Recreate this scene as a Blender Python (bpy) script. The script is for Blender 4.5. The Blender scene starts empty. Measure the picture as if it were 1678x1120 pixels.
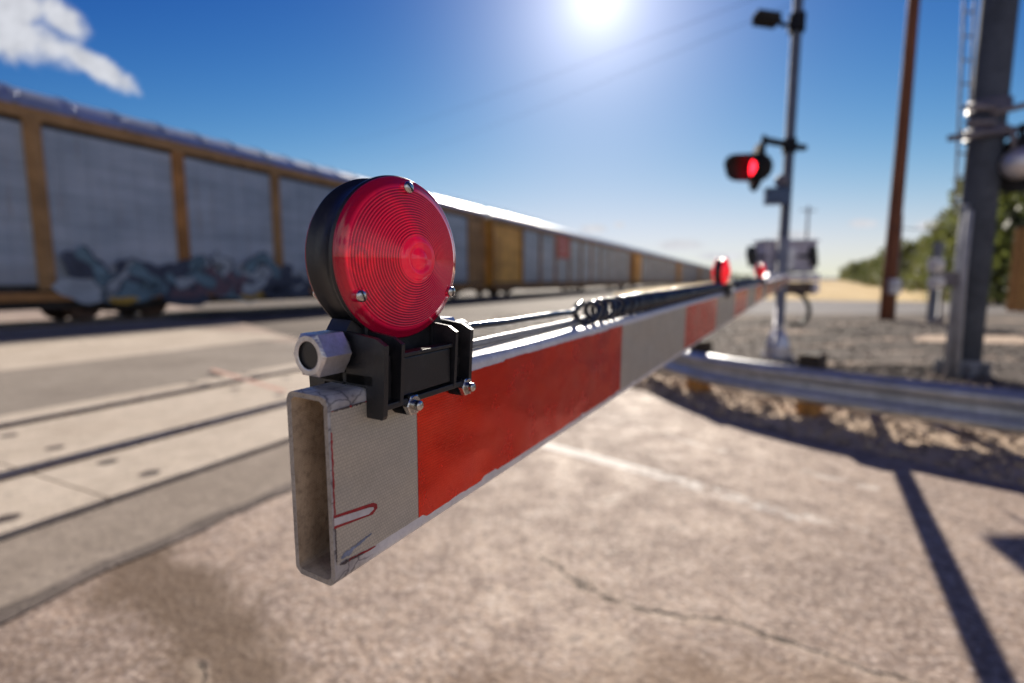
import bpy, bmesh, math, random
from mathutils import Vector, Matrix
random.seed(7)
R = math.radians
scene = bpy.context.scene
COL = scene.collection

# ------------------------------------------------------------------ camera
F = 845.0; CX, CY, HCAM = 839.0, 560.0, 1.15
PITCH = math.atan(100 / 845)
def at(px, py, Y):
    """world point seen towards (px, py) of the 1678 x 1120 picture, Y metres ahead"""
    x = (px - CX) / F; y = -(py - CY) / F
    c, s = math.cos(PITCH), math.sin(PITCH)
    r = Vector((x, c + y * s, -s + y * c))
    return Vector((0, 0, HCAM)) + r * (Y / r.y)
cam = bpy.data.cameras.new('camera'); camo = bpy.data.objects.new('camera', cam); COL.objects.link(camo)
camo.location = (0, 0, HCAM); camo.rotation_euler = (R(90) - PITCH, 0, 0)
cam.sensor_width = 36; cam.lens = 36 * F / 1678
cam.clip_start = 0.01; cam.clip_end = 6000
cam.dof.use_dof = True; cam.dof.focus_distance = 0.312; cam.dof.aperture_fstop = 3.5
scene.camera = camo

SUN_AZ, SUN_EL = R(8.9), R(26.9)
SUN = Vector((math.sin(SUN_AZ) * math.cos(SUN_EL), math.cos(SUN_AZ) * math.cos(SUN_EL), math.sin(SUN_EL)))

# ------------------------------------------------------------------ node helpers
class NT:
    def __init__(self, tree): self.t = tree; tree.nodes.clear()
    def n(self, typ, ins=None, **props):
        nd = self.t.nodes.new(typ)
        for k, v in props.items(): setattr(nd, k, v)
        for k, v in (ins or {}).items():
            sock = nd.inputs[k]
            if isinstance(v, bpy.types.NodeSocket): self.t.links.new(v, sock)
            elif isinstance(v, bpy.types.Node): self.t.links.new(v.outputs[0], sock)
            else:
                if isinstance(v, (tuple, list)) and len(v) == 3 and sock.type == 'RGBA': v = (*v, 1)
                sock.default_value = v
        return nd
    def math(self, op, a, b=None, c=None, clamp=False):
        ins = {0: a}
        if b is not None: ins[1] = b
        if c is not None: ins[2] = c
        return self.n('ShaderNodeMath', ins, operation=op, use_clamp=clamp).outputs[0]
    def vmath(self, op, a, b=None, out=0):
        ins = {0: a}
        if b is not None: ins[1] = b
        return self.n('ShaderNodeVectorMath', ins, operation=op).outputs[out]
    def ramp(self, f, stops, interp='LINEAR'):
        nd = self.n('ShaderNodeValToRGB', {0: f}); nd.color_ramp.interpolation = interp
        e = nd.color_ramp.elements
        while len(e) < len(stops): e.new(0.5)
        for el, (p, c) in zip(e, stops):
            el.position = p
            if not isinstance(c, (tuple, list)): c = (c, c, c)
            el.color = (*c, 1) if len(c) == 3 else c
        return nd.outputs[0]
    def mix(self, f, a, b, blend='MIX'):
        nd = self.n('ShaderNodeMix', data_type='RGBA', blend_type=blend)
        for i, v in ((0, f), (6, a), (7, b)):
            if isinstance(v, bpy.types.NodeSocket): self.t.links.new(v, nd.inputs[i])
            else:
                if isinstance(v, (tuple, list)) and len(v) == 3: v = (*v, 1)
                nd.inputs[i].default_value = v
        return nd.outputs[2]
    def noise(self, vec, scale, detail=4, rough=.55, dist=0, out=0):
        ins = {'Scale': scale, 'Detail': detail, 'Roughness': rough, 'Distortion': dist}
        if vec is not None: ins['Vector'] = vec
        return self.n('ShaderNodeTexNoise', ins).outputs[out]
    def voro(self, vec, scale, feature='F1', out=0, rand=1):
        return self.n('ShaderNodeTexVoronoi', {'Vector': vec, 'Scale': scale, 'Randomness': rand}, feature=feature).outputs[out]
    def maprange(self, v, a, b, c=0, d=1, smooth=False):
        return self.n('ShaderNodeMapRange', {0: v, 1: a, 2: b, 3: c, 4: d}, interpolation_type='SMOOTHSTEP' if smooth else 'LINEAR').outputs[0]
    def bump(self, h, strength=.5, dist=.01, normal=None):
        ins = {'Height': h, 'Strength': strength, 'Distance': dist}
        if normal is not None: ins['Normal'] = normal
        return self.n('ShaderNodeBump', ins).outputs[0]
    def scaled(self, vec, s):
        return self.vmath('MULTIPLY', vec, s)
    def out(self, sh, kind='Material'):
        o = self.n('ShaderNodeOutput' + kind); self.t.links.new(sh, o.inputs[0]); return o
def newmat(name):
    m = bpy.data.materials.new(name); m.use_nodes = True
    return m, NT(m.node_tree)
def coords(t, kind='Object'):
    return t.n('ShaderNodeTexCoord').outputs[kind]
def pbr(name, col, rough=.6, metal=0, var=.25, vscale=8, col2=None, bump=.15, bscale=60, bdist=.003,
        coat=0, spec=.5, stretch=None, rvar=.12, emit=None, estr=0):
    """a principled material with two noises of colour, roughness and grain in it"""
    m, t = newmat(name)
    co = coords(t)
    if stretch: co = t.scaled(co, stretch)
    n1 = t.noise(co, vscale, 6, .6)
    n2 = t.noise(co, vscale * 7.3, 3, .6)
    c2 = col2 if col2 else tuple(c * (1 - var) * .8 for c in col)
    f = t.maprange(n1, .35, .7)
    c = t.mix(f, col, c2)
    g = t.maprange(n2, .3, .7, 1 - var * .6, 1 + var * .5)
    c = t.mix(1.0, c, t.n('ShaderNodeCombineColor', {0: g, 1: g, 2: g}).outputs[0], 'MULTIPLY')
    ins = {'Base Color': c, 'Roughness': t.maprange(n1, .25, .75, max(.03, rough - rvar), min(1, rough + rvar)), 'Metallic': metal,
           'Coat Weight': coat, 'Coat Roughness': .08, 'Specular IOR Level': spec}
    if bump: ins['Normal'] = t.bump(t.noise(co, bscale, 4, .65), bump, bdist)
    if emit: ins['Emission Color'] = emit; ins['Emission Strength'] = estr
    t.out(t.n('ShaderNodeBsdfPrincipled', ins).outputs[0])
    return m

# ------------------------------------------------------------------ mesh helpers
def frame(p, z):
    z = Vector(z).normalized()
    x = Vector((0, 0, 1)).cross(z)
    if x.length < 1e-4: x = Vector((1, 0, 0))
    x.normalize(); y = z.cross(x)
    return Matrix(((x.x, y.x, z.x, p[0]), (x.y, y.y, z.y, p[1]), (x.z, y.z, z.z, p[2]), (0, 0, 0, 1)))
def box(bm, c, s, rot=None, mi=0, bevel=0):
    m = Matrix.Translation(Vector(c)) @ (rot.to_4x4() if rot is not None else Matrix.Identity(4)) @ Matrix.Diagonal((*s, 1))
    r = bmesh.ops.create_cube(bm, size=1, matrix=m)
    fs = list({f for v in r['verts'] for f in v.link_faces})
    for f in fs: f.material_index = mi
    if bevel:
        es = list({e for v in r['verts'] for e in v.link_edges})
        q = bmesh.ops.bevel(bm, geom=es, offset=bevel, segments=2, affect='EDGES', profile=.6)
        for f in q['faces']: f.material_index = mi
def lathe(bm, prof, mtx, seg=32, mi=0, smooth=True, cap0=False, cap1=False):
    """profile of (radius, height) spun about local z of mtx"""
    rings = []
    for r, z in prof:
        if r < 1e-7: rings.append([bm.verts.new(mtx @ Vector((0, 0, z)))])
        else: rings.append([bm.verts.new(mtx @ Vector((r * math.cos(2 * math.pi * k / seg), r * math.sin(2 * math.pi * k / seg), z))) for k in range(seg)])
    for a, b in zip(rings, rings[1:]):
        for k in range(seg):
            k2 = (k + 1) % seg
            if len(a) == 1 and len(b) == 1: continue
            if len(a) == 1: f = bm.faces.new((a[0], b[k], b[k2]))
            elif len(b) == 1: f = bm.faces.new((a[k], b[0], a[k2])) if False else bm.faces.new((a[k2], a[k], b[0]))
            else: f = bm.faces.new((a[k2], a[k], b[k], b[k2]))
            f.smooth = smooth; f.material_index = mi
    if cap0 and len(rings[0]) > 2: bm.faces.new(rings[0]).material_index = mi
    if cap1 and len(rings[-1]) > 2: bm.faces.new(list(reversed(rings[-1]))).material_index = mi
def cyl(bm, p0, p1, r0, r1=None, seg=20, mi=0, smooth=True):
    p0 = Vector(p0); p1 = Vector(p1); r1 = r0 if r1 is None else r1
    L = (p1 - p0).length
    lathe(bm, [(0, 0), (r0, 0), (r0, 0), (r1, L), (r1, L), (0, L)], frame(p0, p1 - p0), seg, mi, smooth)
def tube(bm, pts, r, seg=10, mi=0, closed_ends=True):
    pts = [Vector(p) for p in pts]
    n = len(pts); rings = []
    t0 = (pts[1] - pts[0]).normalized()
    x = Vector((0, 0, 1)).cross(t0)
    if x.length < 1e-3: x = Vector((1, 0, 0))
    x.normalize()
    for i, p in enumerate(pts):
        t = (pts[min(i + 1, n - 1)] - pts[max(i - 1, 0)]).normalized()
        x = (x - t * x.dot(t)).normalized(); y = t.cross(x)
        rr = r[i] if isinstance(r, (list, tuple)) else r
        rings.append([bm.verts.new(p + x * rr * math.cos(2 * math.pi * k / seg) + y * rr * math.sin(2 * math.pi * k / seg)) for k in range(seg)])
    for a, b in zip(rings, rings[1:]):
        for k in range(seg):
            f = bm.faces.new((a[k], a[(k + 1) % seg], b[(k + 1) % seg], b[k])); f.smooth = True; f.material_index = mi
    if closed_ends:
        bm.faces.new(list(reversed(rings[0]))).material_index = mi; bm.faces.new(rings[-1]).material_index = mi
def poly_prism(bm, pts, z0, z1, mi=0):
    a = [bm.verts.new((p[0], p[1], z0)) for p in pts]; b = [bm.verts.new((p[0], p[1], z1)) for p in pts]
    n = len(pts)
    fs = [bm.faces.new(b), bm.faces.new(list(reversed(a)))]
    for k in range(n): fs.append(bm.faces.new((a[k], a[(k + 1) % n], b[(k + 1) % n], b[k])))
    for f in fs: f.material_index = mi
def prism_dir(bm, pts, d, mi=0):
    """closed outline pts (3D) pushed along vector d"""
    d = Vector(d); a = [bm.verts.new(Vector(p)) for p in pts]; b = [bm.verts.new(Vector(p) + d) for p in pts]
    n = len(pts); fs = [bm.faces.new(a), bm.faces.new(list(reversed(b)))]
    for k in range(n): fs.append(bm.faces.new((a[(k + 1) % n], a[k], b[k], b[(k + 1) % n])))
    for f in fs: f.material_index = mi
def build(name, bm, mats, parent=None, fix=True, smooth_angle=None):
    if fix: bmesh.ops.recalc_face_normals(bm, faces=bm.faces)
    me = bpy.data.meshes.new(name); bm.to_mesh(me); bm.free()
    for m in (mats if isinstance(mats, (list, tuple)) else [mats]): me.materials.append(m)
    o = bpy.data.objects.new(name, me); COL.objects.link(o)
    if parent is not None: o.parent = parent
    return o
def B(): return bmesh.new()
def thing(name, label, cat, loc=(0, 0, 0), rotz=0, group=None, matrix=None):
    o = bpy.data.objects.new(name, None); COL.objects.link(o); o.empty_display_size = .1
    if matrix is not None: o.matrix_world = matrix
    else: o.location = loc; o.rotation_euler = (0, 0, rotz)
    return tag(o, label, cat, group)
def tag(o, label, cat, group=None):
    o['label'] = label; o['category'] = cat
    if group: o['group'] = group
    return o
def struct(o): o['kind'] = 'structure'; return o
def copy_tree(o, parent=None):
    c = o.copy(); COL.objects.link(c)
    if parent is not None: c.parent = parent
    for ch in list(o.children): copy_tree(ch, c)
    return c

# ------------------------------------------------------------------ world and sun
w = bpy.data.worlds.new('World'); scene.world = w; w.use_nodes = True
t = NT(w.node_tree)
sky = t.n('ShaderNodeTexSky', sky_type='NISHITA', sun_disc=False, sun_elevation=SUN_EL, sun_rotation=SUN_AZ,
          altitude=600, air_density=1.0, dust_density=0.1, ozone_density=6.0)
SK = 4.17                                          # deep polarised blue: contrast curve per channel, rolled off towards the horizon
srgb = t.n('ShaderNodeSeparateColor', {0: sky.outputs[0]}).outputs
chan = []
for i, (g_, k_, c_) in enumerate(((3.3, 30.0, 1.18), (2.6, 5.4, 1.02), (1.55, 1.62, .64))):
    v_ = t.math('MULTIPLY', t.math('POWER', t.math('MULTIPLY', srgb[i], .1), g_), k_)
    chan.append(t.math('MULTIPLY', t.math('DIVIDE', v_, t.math('ADD', t.math('MULTIPLY', v_, c_), 1.0)), SK))
skyc = t.n('ShaderNodeCombineColor', {0: chan[0], 1: chan[1], 2: chan[2]}).outputs[0]
d = t.vmath('NORMALIZE', t.n('ShaderNodeTexCoord').outputs['Generated'])
sep = t.n('ShaderNodeSeparateXYZ', {0: d})
X, Y, Z = sep.outputs
# the bright air round the sun
dt = t.math('MAXIMUM', t.vmath('DOT_PRODUCT', d, tuple(SUN), out=1), 0)
glow = t.math('MULTIPLY', t.math('POWER', dt, 900), .40 * SK)
glow = t.math('ADD', glow, t.math('MULTIPLY', t.math('POWER', dt, 200), .34 * SK))
glow = t.math('ADD', glow, t.math('MULTIPLY', t.math('POWER', dt, 55), .31 * SK))
glow = t.math('ADD', glow, t.math('MULTIPLY', t.math('POWER', dt, 20), .03 * SK))
gl = t.mix(1.0, (1.0, .96, 1.0), t.n('ShaderNodeCombineColor', {0: glow, 1: glow, 2: glow}).outputs[0], 'MULTIPLY')
# small clouds: gnomonic sky coordinates, noise cut by soft boxes
ys = t.math('MAXIMUM', Y, .02)
gx = t.math('DIVIDE', X, ys); gz = t.math('DIVIDE', Z, ys)
gv = t.n('ShaderNodeCombineXYZ', {0: gx, 1: gz, 2: 0.0}).outputs[0]
def blob(cx, cz, rx, rz, ang=0):
    dx = t.math('SUBTRACT', gx, cx); dz = t.math('SUBTRACT', gz, cz)
    ca, sa = math.cos(ang), math.sin(ang)
    a = t.math('ADD', t.math('MULTIPLY', dx, ca / rx), t.math('MULTIPLY', dz, sa / rx))
    b = t.math('ADD', t.math('MULTIPLY', dx, -sa / rz), t.math('MULTIPLY', dz, ca / rz))
    return t.math('SUBTRACT', 1.0, t.math('SQRT', t.math('ADD', t.math('MULTIPLY', a, a), t.math('MULTIPLY', b, b))))
def gpt(px, py):
    p = at(px, py, 1.0); return p.x, p.z - HCAM
wn = t.noise(gv, 9, 7, .62, .6); wn2 = t.noise(gv, 30, 4, .6)
wob = t.math('ADD', t.math('MULTIPLY', t.math('SUBTRACT', wn, .5), 3.2), t.math('MULTIPLY', t.math('SUBTRACT', wn2, .5), .9))
masks = []
for px, py, rx, rz, ang in ((25, 60, .15, .06, -.35), (95, 25, .075, .035, -.6), (150, 105, .105, .026, -.5), (30, 15, .1, .05, 0)):
    cx_, cz_ = gpt(px, py); masks.append(blob(cx_, cz_, rx, rz, ang))
big = masks[0]
for m_ in masks[1:]: big = t.math('MAXIMUM', big, m_)
big = t.maprange(t.math('ADD', big, t.math('MULTIPLY', wob, .55)), .0, .55, smooth=True)
masks = []
for px, py, rx, rz in ((975, 375, .035, .012), (1015, 369, .015, .008), (1110, 402, .06, .014), (1415, 367, .035, .010), (1530, 370, .05, .013), (1300, 385, .05, .008), (1180, 420, .06, .01)):
    cx_, cz_ = gpt(px, py); masks.append(blob(cx_, cz_, rx, rz))
sm = masks[0]
for m_ in masks[1:]: sm = t.math('MAXIMUM', sm, m_)
sm = t.math('MULTIPLY', t.maprange(t.math('ADD', sm, t.math('MULTIPLY', wob, .40)), .0, .6, smooth=True), 1.0)
cl = t.math('MULTIPLY', t.math('MAXIMUM', big, sm), t.math('GREATER_THAN', Y, .03))
shade = t.maprange(wn2, .3, .75, .75, 1.05)
ccol = t.mix(1.0, (3.2, 3.25, 3.45), t.n('ShaderNodeCombineColor', {0: shade, 1: shade, 2: shade}).outputs[0], 'MULTIPLY')
full = t.mix(t.math('MULTIPLY', cl, .93), skyc, ccol)
# unseen broken white cloud, added behind the photographer to fill the shaded sides
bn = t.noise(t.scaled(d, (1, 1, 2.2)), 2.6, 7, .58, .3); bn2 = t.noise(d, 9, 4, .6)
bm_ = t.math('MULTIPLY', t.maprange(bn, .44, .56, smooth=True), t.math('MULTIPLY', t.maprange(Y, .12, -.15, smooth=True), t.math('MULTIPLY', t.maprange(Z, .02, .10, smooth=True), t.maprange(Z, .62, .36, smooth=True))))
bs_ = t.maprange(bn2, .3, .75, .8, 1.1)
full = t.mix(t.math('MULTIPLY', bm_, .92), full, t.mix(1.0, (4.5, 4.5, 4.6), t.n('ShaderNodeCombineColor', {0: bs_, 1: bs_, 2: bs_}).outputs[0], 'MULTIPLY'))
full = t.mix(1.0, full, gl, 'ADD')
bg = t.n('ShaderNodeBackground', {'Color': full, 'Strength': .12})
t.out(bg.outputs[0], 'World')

sl = bpy.data.lights.new('sun', 'SUN'); sl.energy = 4.6; sl.angle = R(.55); sl.color = (1, .91, .78)
so = bpy.data.objects.new('sun', sl); COL.objects.link(so); so.rotation_euler = SUN.to_track_quat('Z', 'Y').to_euler()
so.location = (0, -5, 20)

# ------------------------------------------------------------------ materials
TAZ = R(25.6)                                     # heading of the tracks
TD = Vector((math.sin(TAZ), math.cos(TAZ), 0)); VD = Vector((-math.cos(TAZ), math.sin(TAZ), 0))
def tv(tt, v, z=0): return TD * tt + VD * v + Vector((0, 0, z))
TROT = math.atan2(TD.y, TD.x)                      # local x along the tracks, local y away from the road user
def segdist(t, p, a, b):
    """distance from 2D-ish point socket p to the segment a-b"""
    a = Vector((*a, 0)); b = Vector((*b, 0)); ab = b - a
    pa = t.vmath('SUBTRACT', p, tuple(a))
    h = t.math('DIVIDE', t.vmath('DOT_PRODUCT', pa, tuple(ab), out=1), ab.length_squared, clamp=True)
    sc = t.n('ShaderNodeVectorMath', {0: tuple(ab), 'Scale': h}, operation='SCALE').outputs[0]
    return t.vmath('LENGTH', t.vmath('SUBTRACT', pa, sc), out=1)
def polydist(t, p, pts):
    r = None
    for a, b in zip(pts, pts[1:]):
        s = segdist(t, p, a, b); r = s if r is None else t.math('MINIMUM', r, s)
    return r

def road_material():
    m, t = newmat('worn_road_concrete')
    co = t.scaled(coords(t), (1, 1, 0))
    big = t.noise(co, .9, 5, .6); mid = t.noise(co, 5, 5, .65); fine = t.noise(co, 26, 4, .7); grit = t.noise(co, 110, 3, .7)
    c = t.ramp(big, [(.36, (.19, .128, .092)), (.5, (.31, .222, .165)), (.62, (.43, .33, .255))])
    c = t.mix(t.maprange(mid, .44, .64, 0, .85), c, (.18, .132, .108))
    # exposed stones
    cell = t.voro(co, 55, out=1); dist = t.voro(co, 55)
    st = t.n('ShaderNodeSeparateColor', {0: cell}).outputs[0]
    pale = t.math('MULTIPLY', t.math('GREATER_THAN', st, .70), t.maprange(dist, .5, .25))
    dark = t.math('MULTIPLY', t.math('LESS_THAN', st, .22), t.maprange(dist, .55, .3))
    c = t.mix(t.math('MULTIPLY', pale, .55), c, (.58, .48, .40))
    c = t.mix(t.math('MULTIPLY', dark, .6), c, (.16, .125, .11))
    c = t.mix(t.maprange(fine, .35, .75, .0, .40), c, (.43, .35, .30))
    # lumps seen at arm's length
    cell2 = t.voro(co, 17, out=1); st2 = t.n('ShaderNodeSeparateColor', {0: cell2}).outputs[1]
    d2 = t.voro(co, 17)
    c = t.mix(t.math('MULTIPLY', t.math('MULTIPLY', t.math('LESS_THAN', st2, .1), t.maprange(d2, .5, .2)), .5), c, (.15, .12, .10))
    lump = t.noise(co, 30, 2, .55); lump2 = t.noise(t.vmath('ADD', co, (7, 3, 0)), 48, 2, .5)
    c = t.mix(t.maprange(lump, .50, .64, 0, .70), c, (.145, .105, .085))
    lump3 = t.noise(t.vmath('ADD', co, (2, 9, 0)), 13, 3, .6)
    c = t.mix(t.maprange(lump3, .52, .68, 0, .55), c, (.46, .37, .315))
    c = t.mix(t.maprange(lump3, .42, .30, 0, .55), c, (.15, .11, .09))
    c = t.mix(t.maprange(lump2, .54, .70, 0, .75), c, (.55, .46, .40))
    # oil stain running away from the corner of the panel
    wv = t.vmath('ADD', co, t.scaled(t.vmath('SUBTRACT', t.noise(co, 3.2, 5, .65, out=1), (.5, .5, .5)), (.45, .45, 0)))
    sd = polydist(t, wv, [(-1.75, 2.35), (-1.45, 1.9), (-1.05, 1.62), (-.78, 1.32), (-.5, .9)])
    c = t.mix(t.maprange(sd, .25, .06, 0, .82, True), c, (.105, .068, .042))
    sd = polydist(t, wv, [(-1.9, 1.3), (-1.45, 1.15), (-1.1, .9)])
    c = t.mix(t.maprange(sd, .5, .05, 0, .65, True), c, (.11, .08, .06))  # broad brown stain, also carrying the dimmer near-left corner in its colour
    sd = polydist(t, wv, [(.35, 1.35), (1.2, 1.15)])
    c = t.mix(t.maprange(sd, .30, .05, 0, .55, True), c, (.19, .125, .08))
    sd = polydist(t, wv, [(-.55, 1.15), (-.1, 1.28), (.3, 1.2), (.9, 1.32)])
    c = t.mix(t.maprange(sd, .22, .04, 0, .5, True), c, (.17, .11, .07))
    # cracks with a pale worn lip
    wc = t.vmath('ADD', co, t.scaled(t.vmath('SUBTRACT', t.noise(co, 9, 5, .7, out=1), (.5, .5, .5)), (.17, .17, 0)))
    cr = polydist(t, wc, [(.12, 2.05), (.34, 1.75), (.40, 1.71), (.74, 1.61), (1.12, 1.36), (1.7, .9)])
    cr2 = polydist(t, wc, [(-.95, 1.42), (-.72, 1.2), (-.62, 1.02)])
    cr = t.math('MINIMUM', cr, cr2)
    cw = t.maprange(t.noise(co, 11, 3), .36, .66, .003, .026)
    lip = t.maprange(cr, .05, .012, 0, .35, True)
    c = t.mix(lip, c, (.52, .42, .33))
    line = t.math('SUBTRACT', 1.0, t.math('DIVIDE', cr, cw, clamp=True))
    c = t.mix(t.math('MULTIPLY', line, .95), c, (.06, .045, .035))
    # worn stop line, rubbed to islands
    wl = polydist(t, co, [(.25, 3.5), (.87, 2.95), (1.3, 2.5), (1.75, 2.12)])
    wm = t.maprange(wl, .068, .050)
    wear = t.maprange(t.math('ADD', t.noise(co, 7, 6, .7), t.math('MULTIPLY', t.vmath('DOT_PRODUCT', co, (-.15, .085, 0), out=1), 1.0)), .49, .66)
    c = t.mix(t.math('MULTIPLY', t.math('MULTIPLY', wm, wear), .78), c, (.78, .74, .68))
    wl2 = polydist(t, co, [(1.02, 3.9), (1.45, 3.35), (2.0, 2.75)])
    c = t.mix(t.math('MULTIPLY', t.math('MULTIPLY', t.maprange(wl2, .05, .03), t.maprange(t.noise(co, 6, 5, .7), .48, .62)), .45), c, (.72, .68, .62))
    h = t.math('ADD', t.math('MULTIPLY', dist, -.5), t.math('ADD', t.math('MULTIPLY', fine, .9), t.math('MULTIPLY', grit, .4)))
    h = t.math('SUBTRACT', h, t.math('MULTIPLY', line, 1.2))
    nrm = t.bump(h, .8, .007)
    t.out(t.n('ShaderNodeBsdfPrincipled', {'Base Color': c, 'Roughness': t.maprange(mid, .3, .7, .62, .9), 'Normal': nrm, 'Specular IOR Level': .22}).outputs[0])
    return m
def flat_material(name, c1, c2, c3, s=2.0, spot=None, rough=.85, bump=.5, bs=40, spec=.08):
    m, t = newmat(name)
    co = coords(t)
    a = t.noise(co, s, 6, .62); b = t.noise(co, s * 9, 5, .68); e = t.noise(co, bs, 4, .7)
    c = t.ramp(a, [(.3, c1), (.52, c2), (.7, c3)])
    c = t.mix(t.maprange(b, .4, .72, 0, .55), c, tuple(x * .62 for x in c2))
    c = t.mix(t.maprange(e, .5, .75, 0, .4), c, tuple(min(1, x * 1.35) for x in c3))
    if spot:
        k = t.voro(co, spot[0]); f = t.maprange(k, spot[1], spot[1] * .5)
        f = t.math('MULTIPLY', f, t.maprange(t.noise(co, 1.2, 2), .45, .55))
        c = t.mix(f, c, spot[2])
    t.out(t.n('ShaderNodeBsdfPrincipled', {'Base Color': c, 'Roughness': rough, 'Normal': t.bump(t.math('ADD', e, t.math('MULTIPLY', b, 1.5)), bump, .012), 'Specular IOR Level': spec}).outputs[0])
    return m

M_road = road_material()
M_apron = flat_material('apron_concrete', (.20, .165, .135), (.275, .23, .19), (.33, .28, .235), 1.6)
M_panel = flat_material('panel_concrete', (.40, .335, .27), (.49, .42, .345), (.56, .49, .41), 1.1, spot=(2.2, .16, (.26, .22, .18)))
M_asph = flat_material('grey_asphalt', (.20, .17, .145), (.265, .23, .195), (.32, .28, .245), .8)
M_groove = pbr('oily_flangeway', (.05, .032, .026), .7, 0, .4, 6)
M_gravel = flat_material('ballast_ground', (.095, .08, .068), (.15, .127, .11), (.225, .19, .16), .45, bs=14, bump=.9)
M_bed = flat_material('track_ballast', (.075, .062, .054), (.11, .094, .082), (.165, .14, .12), .8, bs=12, bump=.9)
def mound_material():
    m, t = newmat('shoulder_gravel'); co = coords(t)
    a = t.noise(co, .6, 6, .62); b = t.noise(co, 6, 5, .68); e = t.noise(co, 26, 4, .7)
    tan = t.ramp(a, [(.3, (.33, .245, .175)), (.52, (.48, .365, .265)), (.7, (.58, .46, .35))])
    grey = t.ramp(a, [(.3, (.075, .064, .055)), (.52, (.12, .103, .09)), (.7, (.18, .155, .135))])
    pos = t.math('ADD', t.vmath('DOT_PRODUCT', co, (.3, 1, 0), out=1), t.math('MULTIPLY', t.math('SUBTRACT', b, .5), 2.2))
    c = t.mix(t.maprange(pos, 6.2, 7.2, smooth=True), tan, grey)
    patch = t.maprange(t.noise(t.scaled(co, (.5, 1.6, 1)), .8, 4, .6), .56, .64)
    c = t.mix(t.math('MULTIPLY', patch, .8), c, (.48, .37, .28))
    c = t.mix(t.maprange(e, .45, .72, 0, .5), c, (.13, .11, .095))
    t.out(t.n('ShaderNodeBsdfPrincipled', {'Base Color': c, 'Roughness': .9, 'Normal': t.bump(t.math('ADD', e, t.math('MULTIPLY', b, 1.2)), .9, .012), 'Specular IOR Level': .06}).outputs[0])
    return m
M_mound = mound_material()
M_dirt = flat_material('pale_dirt', (.42, .31, .23), (.50, .385, .29), (.55, .44, .34), 1.0)
M_grass = flat_material('dry_grass', (.42, .29, .13), (.58, .43, .22), (.70, .55, .32), .3, bs=8, bump=.8)
M_path = flat_material('service_road', (.15, .145, .15), (.20, .19, .19), (.25, .235, .23), .5)
M_rail = pbr('rail_steel', (.20, .13, .10), .5, .6, .3, 10)
M_railtop = pbr('polished_rail', (.55, .53, .52), .3, 1, .15, 10)
M_tie = pbr('weathered_timber_tie', (.11, .085, .07), .9, 0, .4, 9)
M_galv = pbr('galvanised_steel', (.52, .54, .57), .45, .55, .22, 5, bump=.08, bscale=30)
M_galvdull = pbr('dull_galvanised_pole', (.25, .26, .285), .75, 0, .22, 3, bump=.08, bscale=30, spec=.12)
M_pipe = pbr('weathered_conduit', (.36, .37, .41), .75, 0, .2, 4, bump=.05, spec=.15)
M_mastdark = pbr('dark_painted_steel_mast', (.085, .10, .135), .8, 0, .25, 2, bump=.08, bscale=30, spec=.08)
M_mastgrey = pbr('slate_grey_mast', (.20, .225, .27), .8, 0, .25, 2, bump=.08, bscale=30, spec=.08)
M_alu = pbr('cast_aluminium', (.66, .65, .70), .38, .7, .15, 6, bump=.1)
M_darkgrey = pbr('dark_grey_paint', (.20, .185, .215), .55, 0, .3, 5)
M_black = pbr('matt_black_paint', (.018, .018, .02), .55, 0, .3, 6)
M_wood = pbr('rust_brown_pole_timber', (.24, .085, .04), .85, 0, .45, 2.2, stretch=(6, 6, .5), bump=.5, bscale=10, bdist=.02)
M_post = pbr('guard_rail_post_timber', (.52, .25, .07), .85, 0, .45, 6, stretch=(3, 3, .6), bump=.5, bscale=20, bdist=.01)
M_postend = pbr('creosote_shade_top', (.035, .028, .022), .9, 0, .4, 9)  # creosote tone that also carries the shade above the guard rail beam
M_flat = pbr('sooty_flat_black', (.03, .03, .033), .9, 0, .3, 6, spec=.15)
M_case = pbr('mauve_grey_case', (.60, .57, .66), .6, 0, .25, 4, spec=.3)
M_bar = pbr('pale_painted_bar', (.78, .76, .84), .5, .1, .15, 5)
M_bluebox = pbr('slate_blue_enamel', (.05, .10, .22), .45, 0, .2, 6)
M_white = pbr('white_enamel', (.72, .71, .70), .4, 0, .12, 8)
M_redlit = pbr('lit_red_lens', (.7, .0, .01), .2, 0, .1, 20, bump=0, emit=(1, .015, .03), estr=4.0)
M_bulbred = pbr('lit_red_lamp_side', (.7, .0, .01), .2, 0, .1, 20, bump=0, emit=(1, .02, .03), estr=.35)

# --- gate arm materials
def fibreglass(name, base, dark, sc=1.0, rough=.55):
    m, t = newmat(name); co = coords(t)
    a = t.noise(co, 30 * sc, 6, .7); b = t.noise(co, 240 * sc, 3, .7)
    wx = t.n('ShaderNodeTexWave', {'Vector': co, 'Scale': 330.0, 'Distortion': 2.0, 'Detail': 2.0}, bands_direction='X').outputs[1]
    wz = t.n('ShaderNodeTexWave', {'Vector': co, 'Scale': 330.0, 'Distortion': 2.0, 'Detail': 2.0}, bands_direction='Z').outputs[1]
    we = t.math('MULTIPLY', wx, wz)
    c = t.mix(t.maprange(a, .35, .7), base, dark)
    c = t.mix(t.maprange(we, .2, .9, 0, .3), c, tuple(min(1, x * 1.5) for x in base))
    c = t.mix(t.maprange(b, .5, .75, 0, .5), c, tuple(x * .5 for x in dark))
    t.out(t.n('ShaderNodeBsdfPrincipled', {'Base Color': c, 'Roughness': rough, 'Normal': t.bump(t.math('ADD', t.math('MULTIPLY', we, .6), b), .5, .0006)}).outputs[0])
    return m
M_inner = fibreglass('bare_fibreglass_inside', (.50, .375, .25), (.24, .175, .115))
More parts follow.
